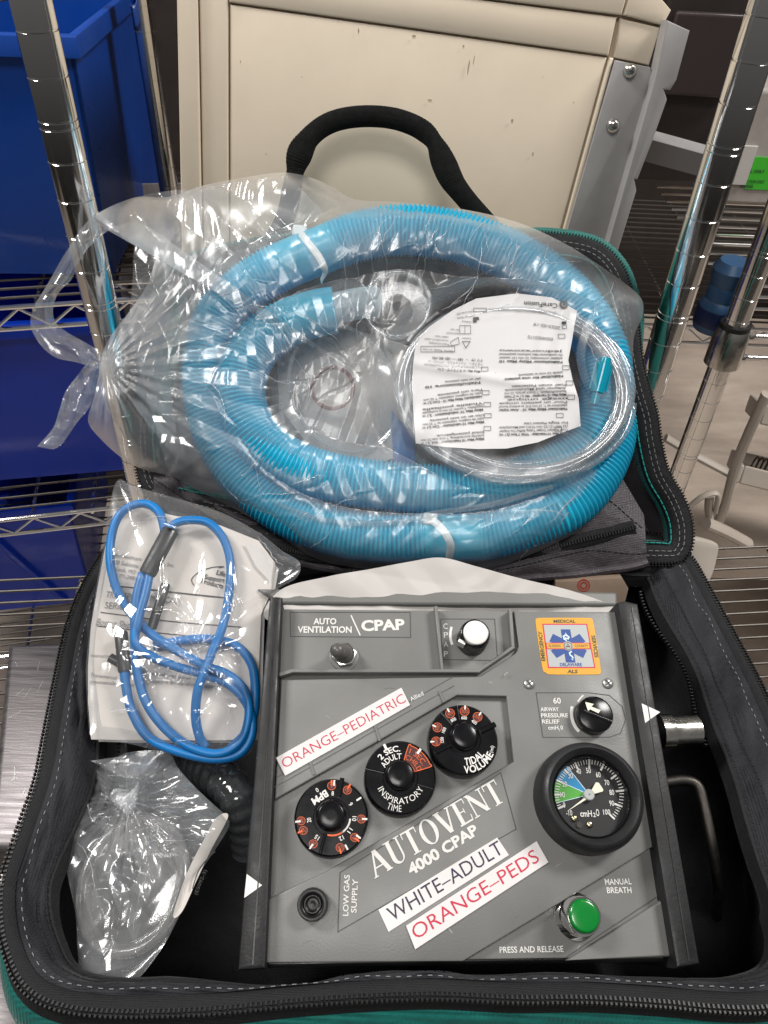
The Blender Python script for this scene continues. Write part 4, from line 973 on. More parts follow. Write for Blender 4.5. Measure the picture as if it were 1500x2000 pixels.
def tick(m, cx, cy, c, L, wd):
    p = c + (DEV.hit(cx, cy, HZ) - c) * .945; d0 = nrm(p - c); L = L * .8; kx = DEV.scale(cx, cy); m.line([p - d0 * L / 2 * kx, p + d0 * L / 2 * kx], wd * .8 * kx, HZ - .0001, HZ + .0002)
def outward(m, txt, cx, cy, c, wpx, cap, inward=False, bold=.01):
    p = DEV.hit(cx, cy, HZ); an = math.degrees(math.atan2(*(p - c)[::-1])) - 90 + (180 if inward else 0); text_c(m, DEV, txt, (cx, cy), wpx, cap, HZ, an, bold)
# breaths per minute
X = lambda x, y: (560 + x / 8.333, 1500 + y / 8.333)
o, c, r = dial(647, 1596, 71, (646.5, 1591), 27, 'dial', 'black dial marked BPM with numbers round its rim'); kx = DEV.scale(647, 1596)
mo, md, mw = MB(), MB(), MB()
for x, y, t_ in ((730, 290, '9'), (985, 360, '10'), (1215, 830, '12'), (1105, 1130, '14'), (868, 1295, '16'), (432, 1235, '20'), (270, 1015, '24'), (235, 860, '28')):
    circled(mo, md, *X(x, y), 8.4, c, t_, 4.4 if len(t_) == 1 else 8.2, 7.2)
for x, y in ((732, 205), (1030, 272), (1172, 1190), (882, 1385), (187, 1052)): tick(mo, *X(x, y), c, 8, 4)
for x, y in ((775, 212), (1200, 488), (1300, 832), (1192, 1138), (987, 1318), (380, 1305), (152, 876)): tick(mw, *X(x, y), c, 9, 4)
for x, y, t_ in ((748, 412, '8'), (1042, 588, '9'), (1100, 825, '10'), (1030, 1020, '11'), (890, 1142, '12'), (492, 1130, '15'), (363, 848, '20'), (495, 358, '0')): outward(mw, t_, *X(x, y), c, 4.6 if len(t_) == 1 else 8.6, 8)
outward(mw, 'BPM', *X(540, 478), c, 33, 13, True, .03)
n = 14
for m_, a0, a1 in ((mw, -5, -58), (mo, -52, -104)):
    cc_ = X(735, 800); P1 = px_arc(cc_, 34, a0, a1, n); P0 = px_arc(cc_, 37.5, a0, a1, n)
    for j in range(n - 1): m_.flat(DEV.pts([P0[j], P0[j + 1], P1[j + 1], P1[j]], HZ), HZ)
mo.build('orange_lettering', ORANGE, o, smooth=False); md.build('number_discs', DRED, o, smooth=False); mw.build('lettering', WHITE, o, smooth=False)
ridge(o, X(905, 165), X(845, 480), 4.5); ridge(o, X(630, 1060), X(545, 1395), 3.2)
# inspiratory time
X = lambda x, y: (700 + x / 8.824, 1430 + y / 8.824)
o, c, r = dial(782, 1518, 69, (782, 1512), 26.5, 'dial', 'black dial marked inspiratory time'); kx = DEV.scale(782, 1518)
mo, md, mw = MB(), MB(), MB()
def ang_of(p): q_ = DEV.hit(*p, HZ) - c; return math.degrees(math.atan2(q_[1], q_[0])), np.linalg.norm(q_)
a_, r_ = ang_of(X(610, 420)); text_arc(mw, c, .71 * r, '2 SEC.', 114, .155 * r, .62 * r, HZ, .02); text_arc(mw, c, .50 * r, 'ADULT', 118, .155 * r, .56 * r, HZ, .012)
text_arc(mo, c, .705 * r, '1 SEC.', 47, .145 * r, .52 * r, HZ + .0001, -.01); text_arc(mo, c, .51 * r, 'CHILD', 45, .14 * r, .50 * r, HZ + .0001, -.012)
th = np.radians(np.linspace(18, 76, 24)); ro, ri = .92 * r, .445 * r
ring_o = np.r_[np.c_[ro * np.cos(th), ro * np.sin(th)], np.c_[ri * np.cos(th[::-1]), ri * np.sin(th[::-1])]]
ring_o = smooth_path(ring_o[::2] * 1.0, 70, True) + c; cm = ring_o.mean(0)
md.flat(ring_o, HZ); mo.line(np.r_[ring_o, ring_o[:1]], .022 * r, HZ - .0001, HZ + .00012)
tick(mw, *X(452, 232), c, 10, 6); tick(mw, *X(1062, 305), c, 9, 5.5)
text_arc(mw, c, .72 * r, 'INSPIRATORY', 270, .17 * r, 1.62 * r, HZ, -.006, True); text_arc(mw, c, .92 * r, 'TIME', 257, .17 * r, .44 * r, HZ, -.008, True)
mo.build('orange_lettering', ORANGE, o, smooth=False); md.build('number_discs', DRED, o, smooth=False); mw.build('lettering', WHITE, o, smooth=False)
ridge(o, X(125, 625), X(440, 700), 2.2); ridge(o, X(1010, 895), X(1285, 975), 2.2)
# tidal volume
X = lambda x, y: (820 + x / 8.333, 1360 + y / 8.333)
o, c, r = dial(905.5, 1444, 66.5, (908, 1436), 25, 'dial', 'black dial marked tidal volume with five orange numbers'); kx = DEV.scale(905, 1445)
mo, md, mw = MB(), MB(), MB()
for x, y, t_ in ((265, 735, '600'), (287, 505, '500'), (492, 280, '400'), (728, 243, '300'), (940, 335, '200')): circled(mo, md, *X(x, y), 9.3, c, t_, 12, 6.4)
for x, y, t_ in ((362, 710, '1200'), (392, 550, '1000'), (545, 380, '800'), (720, 350, '600'), (885, 418, '400')): outward(mw, t_, *X(x, y), c, 11, 6)
for x, y in ((172, 742), (205, 470), (448, 200), (737, 153), (995, 262)): tick(mw, *X(x, y), c, 6, 3.4)
text_arc(mw, c, .73 * r, 'TIDAL', 296, .20 * r, .70 * r, HZ, .02, True); text_arc(mw, c, .945 * r, 'VOLUME', 300, .19 * r, 1.10 * r, HZ, .02, True); text_arc(mw, c, .90 * r, '(ml)', 341, .10 * r, .2 * r, HZ, 0, True)
mo.build('orange_lettering', ORANGE, o, smooth=False); md.build('number_discs', DRED, o, smooth=False); mw.build('lettering', WHITE, o, smooth=False)
ridge(o, X(980, 575), X(1225, 455), 5.5); ridge(o, X(240, 920), X(510, 790), 4.2); ridge(o, X(600, 150), X(640, 390), 1.6); ridge(o, X(345, 265), X(520, 460), 1.6)
# ---- pressure gauge
GC = (1153, 1556); gh = .019
c = DEV.hit(*GC, .012); kg = DEV.scale(*GC, .015)
m = MB(); m.lathe([(102 * kg, -.003), (103 * kg, .006), (102 * kg, .013), (96 * kg, .0185), (88 * kg, .0195), (79 * kg, .017), (75 * kg, .0135), (74 * kg, .009)], c, 96, cap=False)
g = dpart(m, 'pressure_gauge', RUB, ang=60)
FZ = .0085
m = MB(); m.lathe([(76 * kg, FZ - .003), (76 * kg, FZ)], c, 96); m.build('dial_face', mat('gauge_black', (.008, .008, .009), .4), g)
m = MB(); m.lathe([(75.5 * kg, .0125), (75.5 * kg, .0145), (72.5 * kg, .0150), (72 * kg, .0135)], c, 96, cap=False); m.build('bezel', NICKEL if False else DIALB, g, ang=60)
fz = FZ + .0002; gx = lambda x, y: (1030 + x / 6.25, 1440 + y / 6.25)
angs = np.array([(-10, 222), (0, 204), (10, 180), (20, 156), (30, 134.5), (40, 114), (50, 90), (60, 64.6), (70, 36), (80, 7), (90, -20), (100, -44)], float)
def gp(val, rad):                                    # gauge value -> pixel on the face
    a = math.radians(np.interp(val, angs[:, 0], angs[:, 1])); k2 = 1 + .04 * math.cos(2 * a + .5)
    return (1150.8 + rad * math.cos(a) * 1.0, 1552 - rad * math.sin(a) * 1.0)
m = MB()
for v in range(0, 101, 2):
    if v % 10 == 0: P = [gp(v, 67), gp(v, 54)]; ww = 3.6
    else: P = [gp(v, 67), gp(v, 60)]; ww = 1.5
    m.line(DEV.pts(P, fz + .0002), ww * kg, fz, fz + .0003)
for v, (x, y) in {0: (448, 825), 10: (430, 700), 20: (455, 570), 30: (527, 470), 40: (625, 415), 50: (745, 405), 60: (865, 457), 70: (970, 553), 80: (1030, 672), 90: (1028, 805), 100: (968, 912)}.items():
    text_c(m, DEV, str(v), gx(x, y), 4.6 * len(str(v)), 9.5, fz + .0003, 0, .01)
text_c(m, DEV, '-10', gx(510, 922), 12, 9.5, fz + .0003, 0, .01)
text_on(m, DEV, 'cmH', gx(648, 968), gx(792, 968), 11, fz + .0003, .02); text_on(m, DEV, '2', gx(805, 972), gx(838, 972), 7.5, fz + .0003, .02); text_on(m, DEV, 'O', gx(843, 960), gx(882, 960), 12, fz + .0003, .02)
m.build('scale_lettering', PGREY, g, smooth=False)
def sector(v0, v1, mt, z, name):
    m = MB(); a = np.linspace(v0, v1, 10); P = [gp(v, 70) for v in a] + [gp(a[-1], 9), gp(a[0], 9)]; m.flat(DEV.pts(P, z), z); return m.build(name, mt, g, smooth=False)
sector(4, 20, GGREEN, fz - .0001, 'green_sector'); sector(20, 33, GBLUE, fz - .0001, 'blue_sector')
m = MB(); m.line(DEV.pts([gp(20, 9), gp(20, 70)], fz), 1.2 * kg, fz, fz + .0001); m.line(DEV.pts([gp(33, 9), gp(33, 70)], fz), 1.2 * kg, fz, fz + .0001); m.line(DEV.pts([gp(4, 9), gp(4, 70)], fz), 1.0 * kg, fz, fz + .0001); m.build('sector_lines', LBLUE, g)
pz = FZ + .002
m = MB(); m.prism(DEV.pts([gx(470, 915), gx(700, 735), gx(722, 757)], pz), pz, pz + .0004); m.prism(DEV.pts([gx(770, 665), gx(835, 550), gx(870, 556), gx(925, 640), gx(918, 662), gx(800, 695)], pz), pz, pz + .0004); m.build('pointer', IVORY, g)
m = MB(); m.lathe([(10.5 * kg, FZ), (10.5 * kg, pz + .001), (9 * kg, pz + .0014), (2 * kg, pz + .0014), (1.8 * kg, pz + .0008)], DEV.hit(*gx(750, 703), pz), 32); m.build('pointer_hub', PGRAY2, g, ang=40)
for x, y in ((570, 990), (755, 1065)):
    m = MB(); m.lathe([(6.4 * kg, fz), (6.4 * kg, fz + .0008), (4 * kg, fz + .0014)], DEV.hit(*gx(x, y), fz), 20); m.build('screw', mat('brass_screw', (.45, .40, .26), .3, 1.), g, ang=60)
m = MB(); m.lathe([(5.5 * kg, fz), (5.5 * kg, fz + .0006)], DEV.hit(*gx(632, 1072), fz), 20); m.build('screw', DARK, g)
m = MB(); m.lathe([(74.5 * kg, .0128), (60 * kg, .0130), (1 * kg, .0131)], c, 64, cap=False); m.build('glass', GLASS, g, ang=180)
# fittings on the right side
A = DEV.hit(1290, 1428, -.012); B = DEV.hit(1366, 1425, -.012); kk = DEV.scale(1330, 1427, -.012)
m = MB(); P = np.array([np.r_[A, -.014], np.r_[A + (B - A) * .3, -.014], np.r_[A + (B - A) * .31, -.014], np.r_[B - (B - A) * .02, -.014], np.r_[B, -.014]])
m.tube(P, np.array([32, 32, 28, 28, 26]) * kk, 32); dpart(m, 'gas_outlet', NICKEL, ang=40)
hb = smooth_path([np.r_[DEV.hit(1300, 1528, -.02), -.02], np.r_[DEV.hit(1336, 1524, -.02), -.02], np.r_[DEV.hit(1362, 1534, -.02), -.02], np.r_[DEV.hit(1374, 1570, -.02), -.02], np.r_[DEV.hit(1390, 1650, -.022), -.022], np.r_[DEV.hit(1404, 1740, -.04), -.04], np.r_[DEV.hit(1400, 1790, -.07), -.07]], 50)
m = MB(); m.tube(hb, .0033, 14); dpart(m, 'bail_handle', ZINC)
# ================================================================== LOOSE THINGS IN THE BAG
def lin_path(L, n):
    L = np.asarray(L, float); L = np.array([p_ for i, p_ in enumerate(L) if i == 0 or np.hypot(*(p_ - L[i - 1])) > 1e-6]); L = np.r_[L, L[:1]]
    d = np.r_[0, np.cumsum(np.hypot(*np.diff(L, axis=0).T))]; s_ = np.linspace(0, d[-1], n + 1)[:-1]
    for c_ in d[:-1]: s_[np.argmin(np.abs(s_ - c_))] = c_
    return np.stack([np.interp(s_, d, L[:, 0]), np.interp(s_, d, L[:, 1])], 1)
def polar_sheet(plane, outline, center, nth, nr, hfn, lin=False, pw=1.):
    """sheet whose silhouette is the outline; heights from hfn(local uv, r, pixel xy)"""
    B = lin_path(outline, nth) if lin else smooth_path(outline, nth, True) if len(outline) < 400 else outline
    r = np.linspace(0.004, 1, nr) ** pw
    PX = np.asarray(center) + (B[:, None, :] - np.asarray(center)) * r[None, :, None]
    U0 = plane.hit(PX[..., 0], PX[..., 1], .012)
    h = hfn(U0, np.broadcast_to(r[None, :], U0.shape[:-1]), PX)
    return plane.hit3(PX[..., 0], PX[..., 1], h)
def sstep(a, b, x): t = np.clip((x - a) / (b - a), 0, 1); return t * t * (3 - 2 * t)
# white sheet behind the ventilator
SH = Plane(DEV.world(np.r_[DEV.hit(880, 1186, -.010), -.012]), DEV.u, DEV.v * .86 + DEV.n * .5)
sh_px = [(520, 1210), (548, 1152), (640, 1126), (720, 1112), (800, 1097), (862, 1089), (930, 1106), (1010, 1128), (1110, 1152), (1185, 1178), (1212, 1196), (1100, 1215), (880, 1215), (650, 1214)]
V = polar_sheet(SH, np.array(sh_px, float), (860, 1165), 160, 26, lambda U, r, P: -.002 + .0015 * vnoise(U, 25, 91) + crinkle(U, 92, .03, 5, 10, 70) + .02 * 0)
sheet = MB().grid(V, True).build('paper_sheet', PAPER, None, SH.mat(), ang=180); tag(sheet, 'plain white paper sheet standing between the ventilator and the blue hoses', 'paper')
# tan carton scrap with a red ring, right behind the ventilator
CB = Plane(at_depth(1165, 1150, .585), HU, np.array([0, .5, .86]))
cb = empty('carton', CB.mat(), 'tan printed carton corner with a red ring mark, right behind the white sheet', 'carton')
m = MB(); m.prism(CB.pts([(1085, 1136), (1215, 1128), (1228, 1150), (1215, 1200), (1080, 1210)]), -.03, 0, .001); m.build('carton_body', CARD, cb)
m = MB()
for R_ in (11, 6): a = px_arc((1140, 1143), R_, 0, 360, 25); m.line(CB.pts(a), 2.5 * CB.scale(1140, 1143), 0, .0002)
m.build('ring_mark', mat('red_ring', (.28, .03, .02), .6), cb)
# clear corrugated tube left of the ventilator
def corrugated(P, R_, pitch, amp, seg=20, smoothr=(), per=5, flat=None):
    d = np.r_[0, np.cumsum(np.linalg.norm(np.diff(P, axis=0), axis=1))]; n = int(d[-1] / pitch * per); s = np.linspace(0, d[-1], n)
    Q = np.stack([np.interp(s, d, P[:, j]) for j in range(3)], 1); ph = s / pitch * 2 * math.pi
    r = R_ * (1 - amp * (.5 - .5 * np.cos(ph)) ** 1.4)
    for a, b, f in smoothr:
        k = sstep(a - .01, a, s / d[-1]) * (1 - sstep(b, b + .01, s / d[-1])); r = r * (1 - k) + R_ * f * k
    return Q, r
BZ = Plane((0, .26, .085), [1, 0, 0], [0, 1, 0])
ct = smooth_path(np.array([BZ.world(BZ.hit3(x, y, h)[None])[0] for x, y, h in ((330, 1520, -.02), (385, 1500, .0), (430, 1520, .012), (462, 1555, .012), (480, 1600, .0), (490, 1660, -.02))]), 120)
Q, rr2 = corrugated(ct, .0125, .0075, .10)
m = MB(); m.tube(Q, rr2, 24); o = m.build('clear_corrugated_tube', film_mat('smoky_tube', (.60, .64, .68), .05, .08, 1.6, 0), None, ang=180); tag(o, 'smoky clear corrugated tube tucked in beside the left rail of the ventilator', 'tube')
# ------------------------------------------------------------------ blue breathing hose
HP = [(655, 606), (612, 614), (556, 634), (502, 674), (472, 736), (474, 800), (508, 862), (572, 908), (655, 934), (750, 948), (850, 956), (960, 950), (1060, 925), (1135, 880), (1175, 820), (1185, 740), (1165, 660), (1110, 580), (1030, 518), (940, 476), (860, 456), (780, 450), (700, 462), (620, 492), (548, 522), (484, 560), (432, 612), (406, 688), (406, 770), (426, 850), (476, 930), (556, 996), (650, 1036), (750, 1050), (850, 1048), (950, 1045), (1040, 1018), (1110, 985), (1158, 935), (1188, 870), (1196, 800)]
HPn = np.array(HP, float)
hpx = smooth_path(HPn, 700)
hh_ = .017 + .003 * np.sin(np.linspace(0, 9, 700)); tt_ = np.linspace(0, 1, 700)
hh_ = hh_ - .030 * np.clip((tt_ - .93) / .07, 0, 1) ** 1.3 + .006 * np.exp(-((tt_ - .33) / .05) ** 2) + .011 * np.exp(-((tt_ - .11) / .07) ** 2)
HL = LID.hit3(hpx[:, 0], hpx[:, 1], hh_)
HR = .0200
dd_ = np.r_[0, np.cumsum(np.linalg.norm(np.diff(HL, axis=0), axis=1))]
def frac_at(x, y, lo=0, hi=700): j = np.argmin(np.hypot(hpx[lo:hi, 0] - x, hpx[lo:hi, 1] - y)) + lo; return dd_[j] / dd_[-1]
cuffs = [(0, frac_at(572, 634, 0, 120), .92), (frac_at(640, 484, 300), frac_at(560, 515, 300), .93), (frac_at(850, 1060, 500), frac_at(925, 1050, 500), .93)]
Q, rr2 = corrugated(HL, HR, .0034, .115, 26, cuffs, 6)
hose = MB().tube(Q, rr2, 26).build('breathing_hose', HOSE, None, ML, ang=180)
tag(hose, 'long translucent sky blue corrugated breathing hose coiled in the clear bag', 'hose')
# white cable ties round the hose pairs
def tie(P, wd, name_label):
    T = smooth_path(np.array([LID.hit3(np.array(x, float), np.array(y, float), h + (.0062 if h > .02 else .002)) for x, y, h in P]), 60)
    t = empty('cable_tie', ML, name_label, 'cable tie', 'white cable ties on the hose')
    m = MB(); m.tube(T, wd, 10, flat=.35, up=(0, 0, 1)); m.build('strap', TIE, t)
    h = T[2]; m = MB(); m.box(h[0] - .0055, h[0] + .0055, h[1] - .0045, h[1] + .0045, h[2] - .003, h[2] + .004); m.build('tie_head', TIE, t, bev=.0015)
tie([(585, 452, .016), (592, 462, .027), (608, 482, .0335), (625, 505, .034), (634, 528, .030), (628, 548, .016)], .0028, 'white cable tie round the hose at the upper left cuff')
tie([(838, 1012, .026), (852, 1022, .0335), (870, 1042, .036), (880, 1065, .034), (876, 1092, .022), (868, 1100, .012)], .0030, 'white cable tie round the hose above the white sheet')
# clear connectors and mask inside the ring
def cen3(x, y, h): return LID.hit3(np.array(x, float), np.array(y, float), np.array(h, float))
o = empty('elbow_connector', ML, 'clear round elbow connector with a frosted stub, at the inner end of the hose', 'connector')
c = cen3(775, 592, .02); k = LID.scale(775, 592, .02)
m = MB(); m.lathe([(70 * k, .000), (72 * k, .012), (66 * k, .017), (62 * k, .012), (60 * k, .002), (30 * k, .001), (26 * k, .010), (10 * k, .012)], c[:2], 48, cap=False); m.build('cup', CLEARD, o, ang=60)
m = MB(); a_ = np.linspace(0, 6.283, 41)[:-1]; m.tube(np.c_[c[0] + 64 * k * np.cos(a_), c[1] + 64 * k * np.sin(a_), np.full(40, .017)], .0022, 10, closed=True); m.build('cup_rim', CLEAR, o)
st = np.array([cen3(632, 610, .017), cen3(665, 600, .018), cen3(705, 592, .017), cen3(735, 590, .012)])
m = MB(); m.tube(smooth_path(st, 20), .0122, 24); m.build('stub', mat('frosted_plastic', (.58, .70, .76), .35, trl=.5), o)
o = empty('face_mask', ML, 'clear domed face mask with a reddish ring port, inside the hose ring', 'mask')
c = cen3(655, 765, .0); k = LID.scale(655, 765)
sq = np.array([1, 1.12])
def sq_lathe(prof, c, sy, seg=64):
    m = MB(); m.lathe(prof, (0, 0), seg, cap=False)
    V = m.v[0]; V[:] = np.c_[c[0] + V[:, 0], c[1] + V[:, 1] * sy, V[:, 2]]; return m
sq_lathe([(132 * k, -.020), (136 * k, -.012), (124 * k, -.006), (92 * k, .002), (60 * k, .007), (42 * k, .009), (38 * k, .014), (36 * k, .014), (35 * k, .006)], c, 1.08).build('dome', CLEARD, o, ang=180)
a_ = np.linspace(0, 6.283, 61)[:-1]
m = MB(); m.tube(np.c_[c[0] + 39 * k * np.cos(a_), c[1] + 39 * k * np.sin(a_) + 0, np.full(60, .0145)], .0016, 8, closed=True); m.build('port_ring', film_mat('reddish_ring', (.62, .42, .40), .25, .1, 1.2, 0, hazec=(.35, .15, .14)), o)
m = MB(); P = smooth_path(np.array([cen3(x, y, .012) for x, y in ((568, 770), (566, 720), (585, 670), (630, 640), (680, 640), (725, 668), (762, 715), (780, 770), (770, 830), (735, 868), (690, 882), (640, 868), (600, 835))]), 90, True); m.tube(P, .0018, 8, closed=True); m.build('cushion_edge', CLEAR, o)
m = MB(); P = smooth_path(np.array([cen3(x, y, .010) for x, y in ((548, 790), (560, 850), (610, 900), (690, 935), (780, 945), (840, 930))]), 60); m.tube(P, .0018, 8); m.build('cushion_fold', CLEAR, o)
m = MB(); m.tube(smooth_path(np.array([cen3(x, y, .026 + .012 * (i > 1)) for i, (x, y) in enumerate([(430, 880), (470, 945), (560, 992), (660, 1020), (770, 1020), (850, 1002), (960, 985), (1080, 950)])]), 80), .0022, 8); o2 = m.build('sensing_line', CLEAR, None, ML); tag(o2, 'thin clear sensing line lying along the lower hose', 'tube')
m = MB(); m.prism(LID.pts([(764, 800), (808, 850), (815, 935), (768, 935)]), -.008, -.002, .001); o2 = m.build('blue_strap', mat('blue_strap_cloth', (.01, .10, .34), .6, nz=.2, nscale=60), None, ML); tag(o2, 'dark blue strap end between the clear mask and the coiled tubing', 'strap')
m = MB(); m.prism(LID.pts([(535, 690), (600, 648), (700, 640), (800, 670), (806, 800), (775, 890), (700, 915), (600, 870), (540, 790)]), -.012, -.009, .0005)
o2 = m.build('mask_card', mat('taupe_card', (.66, .62, .59), .7, nz=.12, nscale=30), None, ML); tag(o2, 'taupe card backing behind the clear face mask', 'card')
# coil of clear tubing
cc = cen3(1003, 768, .03); k = LID.scale(1003, 768, .03)
turns = 9; th = np.linspace(0, turns * 6.283, turns * 60)
g_ = np.random.default_rng(5); jit = np.interp(th, np.linspace(0, th[-1], 60), g_.normal(size=60))
rx = (206 + 9 * jit + 14 * np.sin(th * .37)) * k; ry = (160 + 8 * jit + 9 * np.sin(th * .29 + 1)) * k
hz_ = .0405 + .0026 * (1 + np.sin(th * .41 + jit)) + .001 * np.sin(th)
P = np.c_[cc[0] + rx * np.cos(th) , cc[1] + ry * np.sin(th), hz_]
P[:, 1] -= .10 * (P[:, 0] - cc[0]) * 0
coil = MB().tube(P, .0031, 10).build('clear_tubing', CLEAR, None, ML, ang=180); tag(coil, 'coil of clear oxygen tubing behind the white printed leaflet', 'tubing')
o = empty('tubing_connector', ML, 'bright teal tubing connector at the right side of the clear coil', 'connector')
A = cen3(1183, 700, .047); B = cen3(1160, 790, .047)
m = MB(); m.tube([A, A + (B - A) * .1, A + (B - A) * .12, A + (B - A) * .75, A + (B - A) * .77, B], np.array([4.2, 4.2, 5.6, 5.0, 3.4, 3.2]) * .001, 16); m.build('barrel', TEALC, o, ang=30)
m = MB(); n_ = nrm(np.cross(B - A, [0, 0, 1]))
for s_ in (-1, 1): m.tube([A + (B - A) * .15 + n_ * .0056 * s_, A + (B - A) * .7 + n_ * .0054 * s_], .0012, 6)
m.build('fins', TEALC, o)
# printed leaflet on the coil
lf_px = [(812, 668), (836, 640), (884, 606), (930, 583), (1010, 573), (1078, 581), (1127, 607), (1127, 607), (1118, 660), (1110, 704), (1118, 740), (1130, 778), (1134, 832), (1134, 832), (1090, 848), (1050, 864), (990, 876), (930, 877), (870, 873), (812, 866), (812, 866), (807, 800), (806, 720), (812, 668)]
def lfh(U): return .0495 + .0011 * vnoise(U, 14, 101) + .0004 * vnoise(U, 60, 102) + .0012 * np.exp(-((U[..., 1] - LID.hit(970, 740, .0495)[1] + .08 * (U[..., 0] - LID.hit(970, 740, .0495)[0])) / .004) ** 2)
V = polar_sheet(LID, np.array(lf_px, float), (968, 728), 260, 60, lambda U, r, P: lfh(LID.hit(P[..., 0], P[..., 1], .0495)), lin=True)
leaf = MB().grid(V, True).build('leaflet', mat('leaflet_paper', (.68, .66, .66), .6, nz=.02, bump=.1, bscale=80), None, ML, ang=180)
tag(leaf, 'white printed instruction leaflet lying upside down on the clear tubing coil', 'leaflet')
H0L = .0495
def lt(m, txt, p0, p1, cap, bold=0.): text_on(m, LID, txt, p0, p1, cap, H0L, bold, 0, lfh, .0006)
mk, mg = MB(), MB()
lt(mk, 'CareFusion', (1089, 593), (1024, 588), 9, .01)
m = MB(); a = px_arc((1101, 595), 8.5, 0, 360, 20)
for r0, r1 in ((4, 8.5),):
    for j in range(19):
        o_ = [px_arc((1101, 595), q, j * 19, j * 19 + 19, 2) for q in (r1, r0)]
        m.flat(LID.pts([o_[0][0], o_[0][1], o_[1][1], o_[1][0]], H0L), 0)
m.flat(LID.pts(px_arc((1101, 595), 2.5, 0, 340, 9), H0L), 0)
for V in m.v: V[:, 2] = lfh(V[:, :2]) + .0006
m.build('logo', INK, leaf, smooth=False)
lt(mg, '(01)10885403101090(17)20230219', (1086, 609), (955, 601), 5)
lt(mk, '2023-02-19', (1094, 638), (1043, 630), 6); lt(mk, '0004003175', (1080, 660), (1031, 655), 6)
lt(mk, 'CareFusion', (920, 628), (902, 626), 4); lt(mk, '22745 Savi Ranch', (927, 614), (893, 620), 4); lt(mk, 'Yorba Linda, CA', (926, 606), (892, 612), 4)
lt(mk, 'Consult instructions', (897, 650), (872, 649), 4); lt(mk, 'for use', (897, 643), (880, 642), 4); lt(mk, 'Caution', (920, 660), (903, 659), 4)
lt(mk, 'Product and packaging', (877, 671), (838, 668), 4); lt(mk, 'are not made with natural', (876, 664), (830, 660), 4); lt(mk, 'rubber latex', (876, 657), (850, 655), 4)
lt(mk, 'Sterile. Ready to Use', (885, 684), (826, 680), 4.2)
jp = ['シュに合わせたチューブ、バッフル付き22 mm', 'アダプター、フェイスマスク、マウスピース', '付き・単一患者用']
for i, s_ in enumerate(jp): lt(mk, s_, (943, 716 - i * 7), (829 + i * 8, 710 - i * 7), 4.4)
lt(mk, 'Misty Max 10 ネブライザ・2.1m', (938, 724), (855, 719), 4.6, .02)
def para(x0, x1, y, dy, lines, slope, bold0=True):
    for i, s_ in enumerate(lines):
        yy = y - i * dy; k_ = 1 - .12 * ((i * 7 + len(s_)) % 4)
        xe = x0 - (x0 - x1) * k_ if i == len(lines) - 1 else x1
        lt(mk, s_, (x0, yy), (xe, yy + slope * (x0 - xe) / 100), 4.6, .035 if i == 0 and bold0 else .012)
para(1098, 975, 706, 7, ['Nebulizator Misty Max 10', 'adapter uniwersalny 22 mm I.D. zestaw', 'Do podawania leku jednemu pacjentowi', 'jednorazowo'], -2)
para(1099, 985, 733, 7, ['Nebulizer for one patient', 'ustnik 22 mm w zestawie'], 6)
para(1105, 985, 770, 6.5, ['Misty Max 10 Vernebler · Mit 2,1 m (7 Fuss)', 'Sauerstoffschlauch, T-Stueck gerippt, 22 mm', 'Adapter und Mundstueck', 'Fuer einen Patienten'], 3)
para(1107, 975, 797, 6.5, ['Nebuliseur Misty Max 10 · Avec tuyau', 'adaptateur en T, 22 mm D.E. et embout buccal', 'Pour un patient unique', 'usage unique'], 2)
para(1108, 975, 845, 7, ['Misty Max 10 Nebulizer · With 7 foot (2.1 m)', 'Crush Resistant Oxygen Tubing, Baffled Tee Adapter', '(22 mm I.D./22 mm O.D.) and Mouthpiece', 'For Single Patient Use'], 2)
para(945, 822, 855, 6.5, ['Misty Max 10 Nebulisator · Incl. 2,1 m', 'knikvrije zuurstofslang, T-stuk met 22 mm', 'Enkel patientgebruik'], 8)
para(945, 825, 822, 6.5, ['Misty Max 10 nebulizador · Con 2,1 m', 'tubo de oxigeno, adaptador en T 22 mm', 'Uso en un solo paciente'], 10)
para(943, 825, 798, 6.5, ['Misty Max 10 -nebulisaattori · 2,1 m', 'happiletku, T-sovitin 22 mm ja suukappale', 'Yhdelle potilaalle'], 11)
para(941, 827, 772, 6.5, ['Nebulizador Misty Max 10 · Com 2,1 m', 'tubo de oxigenio, adaptador T 22 mm', 'Para um paciente'], 12)
para(938, 830, 745, 7, ['Nebulizzatore 10', 'per un solo paziente'], 8)
mk.build('lettering', INK, leaf, smooth=False); mg.build('faint_lettering', INKG, leaf, smooth=False)
m = MB(); kl = LID.scale(950, 720, H0L)
def lbox(x0, y0, x1, y1, wd=1.): m.line(LID.pts([(x0, y0), (x1, y0), (x1, y1), (x0, y1)], H0L), wd * kl, 0, .0006, True)
for x, y in ((1083, 842), (1086, 815), (1108, 780), (1105, 752), (1098, 722), (945, 840), (946, 815), (945, 793), (942, 770), (940, 724), (1090, 660)): lbox(x - 0, y - 7, x + 13, y + 1)
lbox(822, 676, 888, 687); lbox(925, 602, 950, 609); lbox(898, 636, 919, 652); m.line(LID.pts([(908, 636), (908, 652)], H0L), 1 * kl, 0, .0006)
m.line(LID.pts([(903, 667), (918, 667), (910, 680)], H0L), 1.2 * kl, 0, .0006, True); m.line(LID.pts([(880, 668), (895, 659), (897, 672), (881, 675)], H0L), 1 * kl, 0, .0006, True)
m.flat(LID.pts([(924, 620), (935, 619), (936, 625), (931, 625), (931, 630), (924, 630)], H0L), .0006); m.flat(LID.pts([(1097, 628), (1106, 628), (1106, 633), (1097, 633)], H0L), .0006); lbox(1098, 635, 1106, 642)
for V in m.v: V[:, 2] = lfh(V[:, :2]) + .0006 + (V[:, 2] > 1e-5) * 1e-5
m.build('symbols', INK, leaf, smooth=False)
